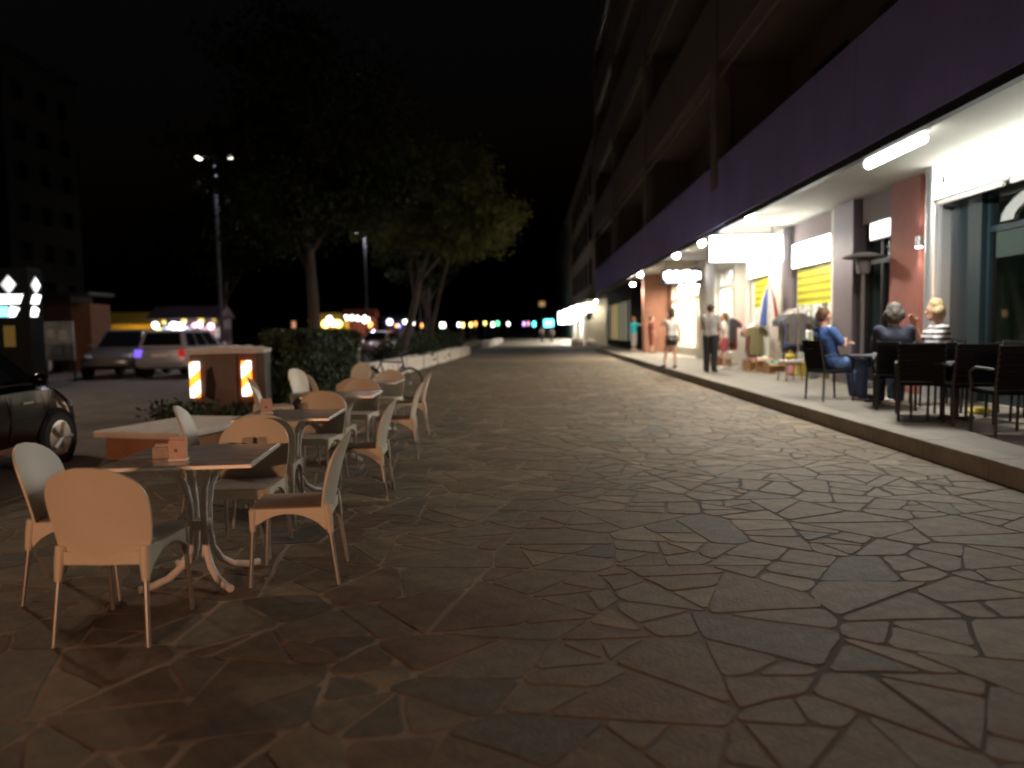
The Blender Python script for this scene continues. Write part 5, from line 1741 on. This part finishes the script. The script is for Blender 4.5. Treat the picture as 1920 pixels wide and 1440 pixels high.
person('blonde woman in striped top sitting in profile', (6.05, 11.75, ZP), R(80),
       seated(head=(0, -0.01, 1.25), wr_r=(0.05, 0.22, 1.10), el_r=(0.2, 0.10, 0.86)), C_stripe, C_navy, S_white, H_blonde, 'bob', 0.8, 1.0, 1.12, topw=1.1)


# ---- black terrace chairs and tables
M_bchair = mat('black_weave', (0.005, 0.005, 0.007), 0.8, bump=0.3, bscale=120, spec=0.15)
bch = thing('terrace_chair', 'x', 'chair')
bp = MB()
for i in range(7):
    z0_, z1_ = 0.46 + i * 0.062, 0.52 + i * 0.062
    bp.box((0, -0.235 - 0.012 * i, (z0_ + z1_) / 2), (0.47, 0.03, 0.061))
bp.build('backrest', M_bchair, bch, bevel=0.01)
MB().span(-0.24, 0.24, -0.22, 0.24, 0.41, 0.46).build('seat', M_bchair, bch, bevel=0.015)
for s_ in (-1, 1):
    MB().tube([(s_ * 0.225, -0.25, 0.003), (s_ * 0.225, -0.23, 0.45), (s_ * 0.225, -0.31, 0.90)], 0.016, 8).build('rear_leg', M_dark, bch, smooth=True)
    MB().tube([(s_ * 0.225, 0.24, 0.003), (s_ * 0.225, 0.225, 0.41)], 0.016, 8).build('front_leg', M_dark, bch, smooth=True)
    MB().tube([(s_ * 0.25, -0.25, 0.66), (s_ * 0.255, 0.10, 0.67), (s_ * 0.25, 0.23, 0.62), (s_ * 0.235, 0.225, 0.43)], 0.015, 8).build('armrest', M_dark, bch, smooth=True)
BC = [(4.90, 12.74, -78, 'black terrace chair under the man in blue'), (5.28, 11.30, -20, 'black terrace chair under the person in navy'), (6.07, 11.74, 80, 'black terrace chair under the blonde woman'),
      (5.22, 10.35, -6, 'empty black terrace chair next to the person in navy'), (5.26, 9.55, 4, 'empty black terrace chair, second from the person in navy'), (5.22, 8.55, -4, 'empty black terrace chair nearest, with its legs on the pavement edge side'),
      (5.95, 7.65, 60, 'empty black terrace chair cut by the picture edge'),
      (6.12, 10.35, 95, 'empty black terrace chair on the wall side, next to the blonde woman'), (6.15, 9.35, 84, 'empty black terrace chair on the wall side, second from the blonde woman'), (4.98, 9.95, -25, 'empty black terrace chair pushed out towards the kerb')]
for k, (x, yy, a, lab) in enumerate(BC):
    o = bch if k == 0 else copy_tree(bch)
    o.location = (x, yy, ZP)
    o.rotation_euler = (0, 0, R(a))
    o.scale = (1.10, 1.08, 1.10)
    o['label'] = lab
    o['group'] = 'black terrace chairs'
tb = thing('terrace_table', 'x', 'table')
MB().span(-0.35, 0.35, -0.35, 0.35, 0.715, 0.745).build('table_top', mat('grey_table_top', (0.11, 0.11, 0.13), 0.3), tb, bevel=0.008)
MB().tube([(0, 0, 0.03), (0, 0, 0.714)], 0.035, 10).build('column', M_dark, tb, smooth=True)
MB().box((0, 0, 0.018), (0.48, 0.06, 0.03)).box((0, 0, 0.0181), (0.06, 0.48, 0.029)).build('foot', M_dark, tb)
TB = [(5.55, 12.35, 10, 'dark terrace table between the three seated people'), (5.35, 11.0 - 0.02, 0, ''), (5.45, 9.98, 8, 'dark terrace table in front of the empty chairs'), (5.72, 8.55, 5, 'dark terrace table nearest, at the picture edge')]
k = 0
for (x, yy, a, lab) in TB:
    if not lab:
        continue
    o = tb if k == 0 else copy_tree(tb)
    k += 1
    o.location = (x, yy, ZP)
    o.rotation_euler = (0, 0, R(a))
    o['label'] = lab
    o['group'] = 'dark terrace tables'
# things on those tables
zt = ZP + 0.746
for k, (x, yy, lab) in enumerate(((5.40, 12.20, 'small white cup beside the man in blue'), (5.68, 12.50, 'small white cup in front of the blonde woman'), (5.38, 10.12, 'small white cup on the table by the empty chairs'), (5.60, 8.75, 'small white cup on the nearest terrace table'))):
    o = thing('cup', lab, 'cup', (x, yy, zt), 0, 'white cups on the terrace')
    MB().lathe([(0.07, 0.0), (0.075, 0.008)], 14).build('saucer', S_white, o)
    MB().lathe([(0.025, 0.009), (0.038, 0.05), (0.04, 0.075), (0.034, 0.074)], 14).build('bowl', S_white, o, smooth=True)
    MB().torus((0.045, 0, 0.045), 0.018, 0.005, 12, 5, Matrix.Rotation(R(90), 3, 'X')).build('handle', S_white, o)
for k, (x, yy, rz, lab) in enumerate(((5.55, 9.86, 20, 'crumpled white napkins on the table by the empty chairs'), (5.85, 8.45, 50, 'crumpled white napkins on the nearest terrace table'))):
    nb = MB()
    for q in range(6):
        nb.box((random.uniform(-0.05, 0.05), random.uniform(-0.05, 0.05), 0.02 + 0.014 * q), (0.17, 0.13, 0.012), random.uniform(0, 3), M=Matrix.Rotation(random.uniform(-0.15, 0.15), 3, 'X') @ Matrix.Rotation(random.uniform(0, 3), 3, 'Z'))
    o = nb.build('napkin_stack', C_white, None, loc=(x, yy, zt))
    tag(o, lab, 'napkins', 'napkins on the terrace')
o = thing('ashtray_lamp', 'small pale yellow table lamp on the nearest terrace table', 'table lamp', (5.62, 8.98, zt))
MB().lathe([(0.035, 0), (0.035, 0.03), (0.02, 0.05)], 12).build('base', S_white, o)
MB().lathe([(0.02, 0.051), (0.035, 0.08), (0.022, 0.16), (0.004, 0.19)], 12).build('shade', mat('pale_yellow_plastic', (0.72, 0.62, 0.38), 0.5), o, smooth=True)
o = thing('shoe_pair', 'pair of bright yellow shoes on the pavement under the terrace tables', 'shoes', (6.05, 10.5, ZP), R(75))
for s_ in (-1, 1):
    MB().tube([(s_ * 0.07, -0.13, 0.045), (s_ * 0.07, -0.04, 0.05), (s_ * 0.07, 0.08, 0.04), (s_ * 0.07, 0.14, 0.03)], [0.03, 0.046, 0.046, 0.022], 10, squash=0.9).build('shoe', S_yellow, o, smooth=True)

# tall heater with a flat round head in the dark doorway
M_heater = mat('dull_heater_grey', (0.16, 0.15, 0.15), 0.7)
o = thing('patio_heater', 'slim pole heater with flat round top before the dark doorway', 'patio heater', (6.45, 15.15, ZP))
MB().lathe([(0.24, 0.0), (0.24, 0.10), (0.10, 0.16)], 16).build('base', M_heater, o, smooth=True)
MB().tube([(0, 0, 0.15), (0, 0, 2.2)], 0.035, 10).build('pole', M_heater, o, smooth=True)
MB().lathe([(0.10, 2.2), (0.13, 2.25), (0.13, 2.46), (0.08, 2.48)], 16).build('burner', M_heater, o, smooth=True)
MB().lathe([(0.40, 2.50), (0.39, 2.53), (0.12, 2.60)], 20).build('reflector', M_heater, o, smooth=True)

# ================================================================== GOODS OUTSIDE THE SHOPS
def garment(loc, rz, m, label, w=0.42, h=0.75):
    o_ = thing('garment', label, 'garment', loc, rz, 'garments hanging on the racks')
    b = MB()
    b.prism([(-w / 2 * 0.92, -h), (w / 2 * 0.92, -h), (w / 2 * 0.85, -0.26), (w * 0.78, -0.30), (w * 0.80, -0.17), (w / 2 * 0.8, -0.02), (0.07, 0.0), (0, -0.05), (-0.07, 0.0), (-w / 2 * 0.8, -0.02), (-w * 0.80, -0.17), (-w * 0.78, -0.30), (-w / 2 * 0.85, -0.26)], 'y', -0.025, 0.025)
    b.build('cloth', m, o_, bevel=0.012)
    MB().tube([(-w * 0.4, 0, -0.02), (0, 0, 0.05), (w * 0.4, 0, -0.02)], 0.006, 5).tube([(0, 0, 0.05), (0, 0, 0.075)], 0.004, 5).build('hanger', M_alu, o_)
    return o_


def rack(loc, rz, label, w=1.3, h=1.55):
    o_ = thing('garment_rack', label, 'garment rack', loc, rz, 'garment racks')
    for s_ in (-1, 1):
        MB().tube([(s_ * w / 2, 0, 0.05), (s_ * w / 2, 0, h)], 0.016, 8).build('upright', M_alu, o_)
        MB().tube([(s_ * w / 2, -0.25, 0.03), (s_ * w / 2, 0.25, 0.03)], 0.018, 8).build('foot', M_alu, o_)
    MB().tube([(-w / 2, 0, h), (w / 2, 0, h)], 0.014, 8).build('rail', M_alu, o_)
    return o_


def fill_rack(x, y_, rz, w, h, cols, labs):
    for k, (ci, lab) in enumerate(zip(cols, labs)):
        off = -w / 2 + 0.14 + k * (w - 0.28) / (len(cols) - 1)
        garment((x + off * math.cos(rz), y_ + off * math.sin(rz), ZP + h - 0.086), rz + R(-88 + random.uniform(-20, 20)), M_goods[ci], lab, h=random.uniform(0.65, 0.95))


rack((5.85, 22.7, ZP), R(72), 'rail of colourful clothes outside the smaller poster shop')
fill_rack(5.85, 22.7, R(72), 1.3, 1.55, (5, 0, 7, 0, 8, 4), ['black garment at one end of the rail outside the smaller poster shop', 'red garment beside the black one on the outdoor rail', 'brown garment in the middle of the outdoor rail', 'second red garment on the outdoor rail, beside the brown one', 'grey garment on the outdoor rail', 'pink garment at the other end of the outdoor rail'])
rack((6.30, 18.75, ZP), R(80), 'rail of dark bags and clothes under the larger yellow poster', 1.9, 1.6)
fill_rack(6.30, 18.75, R(80), 1.9, 1.6, (8, 5, 8, 1, 5, 6, 5), ['grey garment at the near end of the rail under the larger yellow poster', 'black garment second from the near end under the larger poster', 'grey garment beside the blue one under the larger yellow poster', 'blue garment under the larger yellow poster', 'black garment beside the blue one under the larger poster', 'olive garment under the larger yellow poster', 'black garment at the far end under the larger yellow poster'])
rack((6.05, 24.0, ZP), R(70), 'second rail of clothes behind the rail of colourful clothes', 1.4, 1.5)
fill_rack(6.05, 24.0, R(70), 1.4, 1.5, (5, 7, 5, 6, 0, 5), ['black garment at the near end of the second outdoor rail', 'brown garment on the second outdoor rail', 'black garment in the middle of the second outdoor rail', 'olive garment on the second outdoor rail', 'red garment on the second outdoor rail', 'black garment at the far end of the second outdoor rail'])
BAGS = [(6.55, 17.7, 1.18, 5, 'black bag hung highest by the near jamb of the larger poster shop'), (6.5, 18.2, 1.10, 8, 'grey bag hung under the larger yellow poster'), (6.55, 18.9, 1.2, 2, 'white bag hung under the middle of the larger poster'), (6.5, 19.6, 1.12, 5, 'black bag hung at the far end of the larger poster'),
        (6.5, 17.8, 0.60, 3, 'yellow bag hung low by the near jamb of the larger poster shop'), (6.5, 18.5, 0.58, 5, 'black bag hung low under the larger poster'), (6.5, 19.2, 0.60, 7, 'brown bag hung low under the larger poster'), (6.45, 17.75, 0.02, 8, 'grey bag standing on the pavement by the near jamb'), (6.4, 18.4, 0.02, 3, 'yellow bag standing on the pavement under the larger poster'), (6.4, 19.1, 0.02, 4, 'pink bag standing on the pavement under the larger poster')]
for (x, yy, zz, ci, lab) in BAGS:
    o = thing('hand_bag', lab, 'bag', (x, yy, ZP + zz), R(random.uniform(70, 110)), 'bags for sale outside the larger poster shop')
    MB().box((0, 0, 0.17), (0.42, 0.17, 0.33), taper=0.8).build('body', M_goods[ci], o, bevel=0.04)
    MB().tube([(-0.12, 0, 0.32), (-0.08, 0, 0.47), (0.08, 0, 0.47), (0.12, 0, 0.32)], 0.012, 6).build('strap', M_goods[ci], o)
    if zz > 0.5:
        MB().tube([(0, 0, 0.47), (0, 0, 0.49), (0, -(XW + 0.09 - x), 0.49)], 0.006, 5).build('hook', M_alu, o)
rack((6.32, 21.9, ZP), R(80), 'low rail of dark clothes beside the beach umbrella', 1.5, 1.3)
fill_rack(6.32, 21.9, R(80), 1.5, 1.3, (6, 0, 5, 4, 5, 7), ['olive garment at the near end of the low rail', 'red garment on the low rail beside the olive one', 'black garment on the low rail next to the red one', 'pink garment on the low rail', 'black garment behind the pink one on the low rail', 'brown garment at the far end of the low rail'])
# half-open beach umbrella
o = thing('beach_umbrella', 'half open blue white and red beach umbrella by the pale pillar', 'umbrella', (6.42, 20.95, ZP), R(20))
o.scale = (0.85, 0.85, 0.95)
MB().tube([(0, 0, 0), (0, 0, 2.55)], 0.02, 8).build('pole', S_white, o)
seg = 8
for k in range(seg):
    a0, a1 = 2 * math.pi * k / seg, 2 * math.pi * (k + 1) / seg
    am = (a0 + a1) / 2
    p = MB()
    p.add([(0, 0, 2.5), (0.20 * math.cos(a0), 0.20 * math.sin(a0), 2.05), (0.16 * math.cos(am), 0.16 * math.sin(am), 1.98), (0.20 * math.cos(a1), 0.20 * math.sin(a1), 2.05),
           (0.34 * math.cos(a0), 0.34 * math.sin(a0), 1.35), (0.27 * math.cos(am), 0.27 * math.sin(am), 1.25), (0.34 * math.cos(a1), 0.34 * math.sin(a1), 1.35)],
          [(0, 1, 2), (0, 2, 3), (1, 4, 5, 2), (2, 5, 6, 3)])
    p.build('panel', [M_goods[1], M_goods[2], M_goods[0], M_goods[2]][k % 4], o)
MB().lathe([(0.22, 0), (0.22, 0.12), (0.05, 0.16)], 14).build('base', M_dark, o)
# boxes, baskets and a stool along the wall
M_cardb = mat('cardboard', (0.30, 0.17, 0.08), 0.85, var=0.15, scale=4)
for k, (x, yy, w_, d_, h_, rz, lab) in enumerate(((6.20, 21.4, 0.55, 0.4, 0.30, 15, 'wide cardboard box beside the beach umbrella foot'), (6.25, 20.75, 0.42, 0.4, 0.36, -10, 'cardboard box in front of the pale pillar'), (5.95, 24.2, 0.5, 0.4, 0.28, 30, 'low cardboard box behind the clothes rail'), (6.35, 20.15, 0.5, 0.35, 0.26, 5, 'cardboard box nearest the larger poster shop'))):
    o = thing('cardboard_box', lab, 'box', (x, yy, ZP), R(rz), 'cardboard boxes outside the shops')
    b = MB()
    b.span(-w_ / 2, w_ / 2, -d_ / 2, -d_ / 2 + 0.012, 0, h_).span(-w_ / 2, w_ / 2, d_ / 2 - 0.012, d_ / 2, 0, h_).span(-w_ / 2, -w_ / 2 + 0.012, -d_ / 2 + 0.013, d_ / 2 - 0.013, 0, h_).span(w_ / 2 - 0.012, w_ / 2, -d_ / 2 + 0.013, d_ / 2 - 0.013, 0, h_).span(-w_ / 2 + 0.013, w_ / 2 - 0.013, -d_ / 2 + 0.013, d_ / 2 - 0.013, 0, 0.012)
    b.build('carton', M_cardb, o)
    fl = MB()
    fl.box((0, -d_ / 2 - 0.07, h_ - 0.03), (w_, 0.16, 0.008), M=Matrix.Rotation(R(25), 3, 'X'))
    fl.build('flap', M_cardb, o)
    cnt = MB()
    for q in range(5):
        cnt.ball((random.uniform(-w_ * 0.32, w_ * 0.32), random.uniform(-d_ * 0.3, d_ * 0.3), h_ * 0.85), random.uniform(0.07, 0.11), 8, 6)
    cnt.build('contents', M_goods[(4, 2, 0, 9)[k]], o, smooth=True)
o = thing('stool', 'low wooden stool with a pale cushion outside the larger poster shop', 'stool', (5.75, 17.2, ZP), R(10))
MB().span(-0.2, 0.2, -0.2, 0.2, 0.36, 0.40).build('seat', M_cardb, o, bevel=0.01)
MB().span(-0.19, 0.19, -0.19, 0.19, 0.401, 0.47).build('cushion', C_white, o, bevel=0.03)
for sx in (-1, 1):
    for sy in (-1, 1):
        MB().tube([(sx * 0.16, sy * 0.16, 0.36), (sx * 0.19, sy * 0.19, 0)], 0.016, 6).build('leg', M_cardb, o)
o = thing('yellow_bag', 'bright yellow bag lying on the low stool', 'bag', (5.75, 17.2, ZP + 0.47), R(30))
MB().ball((0, 0, 0.07), 0.12, 12, 8, (1.2, 0.7, 0.6)).build('body', M_goods[3], o, smooth=True)
MB().torus((0, 0, 0.14), 0.06, 0.01, 14, 5, Matrix.Rotation(R(90), 3, 'X')).build('strap', M_goods[3], o)
# mannequins in the bright shop window
for k, (yy, m_, lab) in enumerate(((32.0, C_white, 'shop mannequin in white near the left of the clothes window'), (33.8, C_red, 'shop mannequin in red in the clothes window'), (36.6, C_lgrey, 'shop mannequin in grey at the far end of the clothes window'))):
    o = thing('mannequin', lab, 'mannequin', (7.35, yy, ZP + 0.02), R(90), 'shop mannequins')
    MB().lathe([(0.17, 0), (0.17, 0.02), (0.02, 0.03)], 14).tube([(0, 0, 0.02), (0, 0, 0.9)], 0.015, 8).build('stand', M_steel, o)
    MB().lathe([(0.15, 0.72), (0.17, 0.9), (0.12, 1.12), (0.17, 1.35), (0.14, 1.46), (0.05, 1.50), (0.045, 1.58)], 14, M=Matrix(((1, 0, 0), (0, 0.62, 0), (0, 0, 1)))).build('torso', m_, o, smooth=True)
    MB().ball((0, 0, 1.68), 0.1, 12, 8, (0.85, 1, 1.15)).build('head', M_shelf, o, smooth=True)
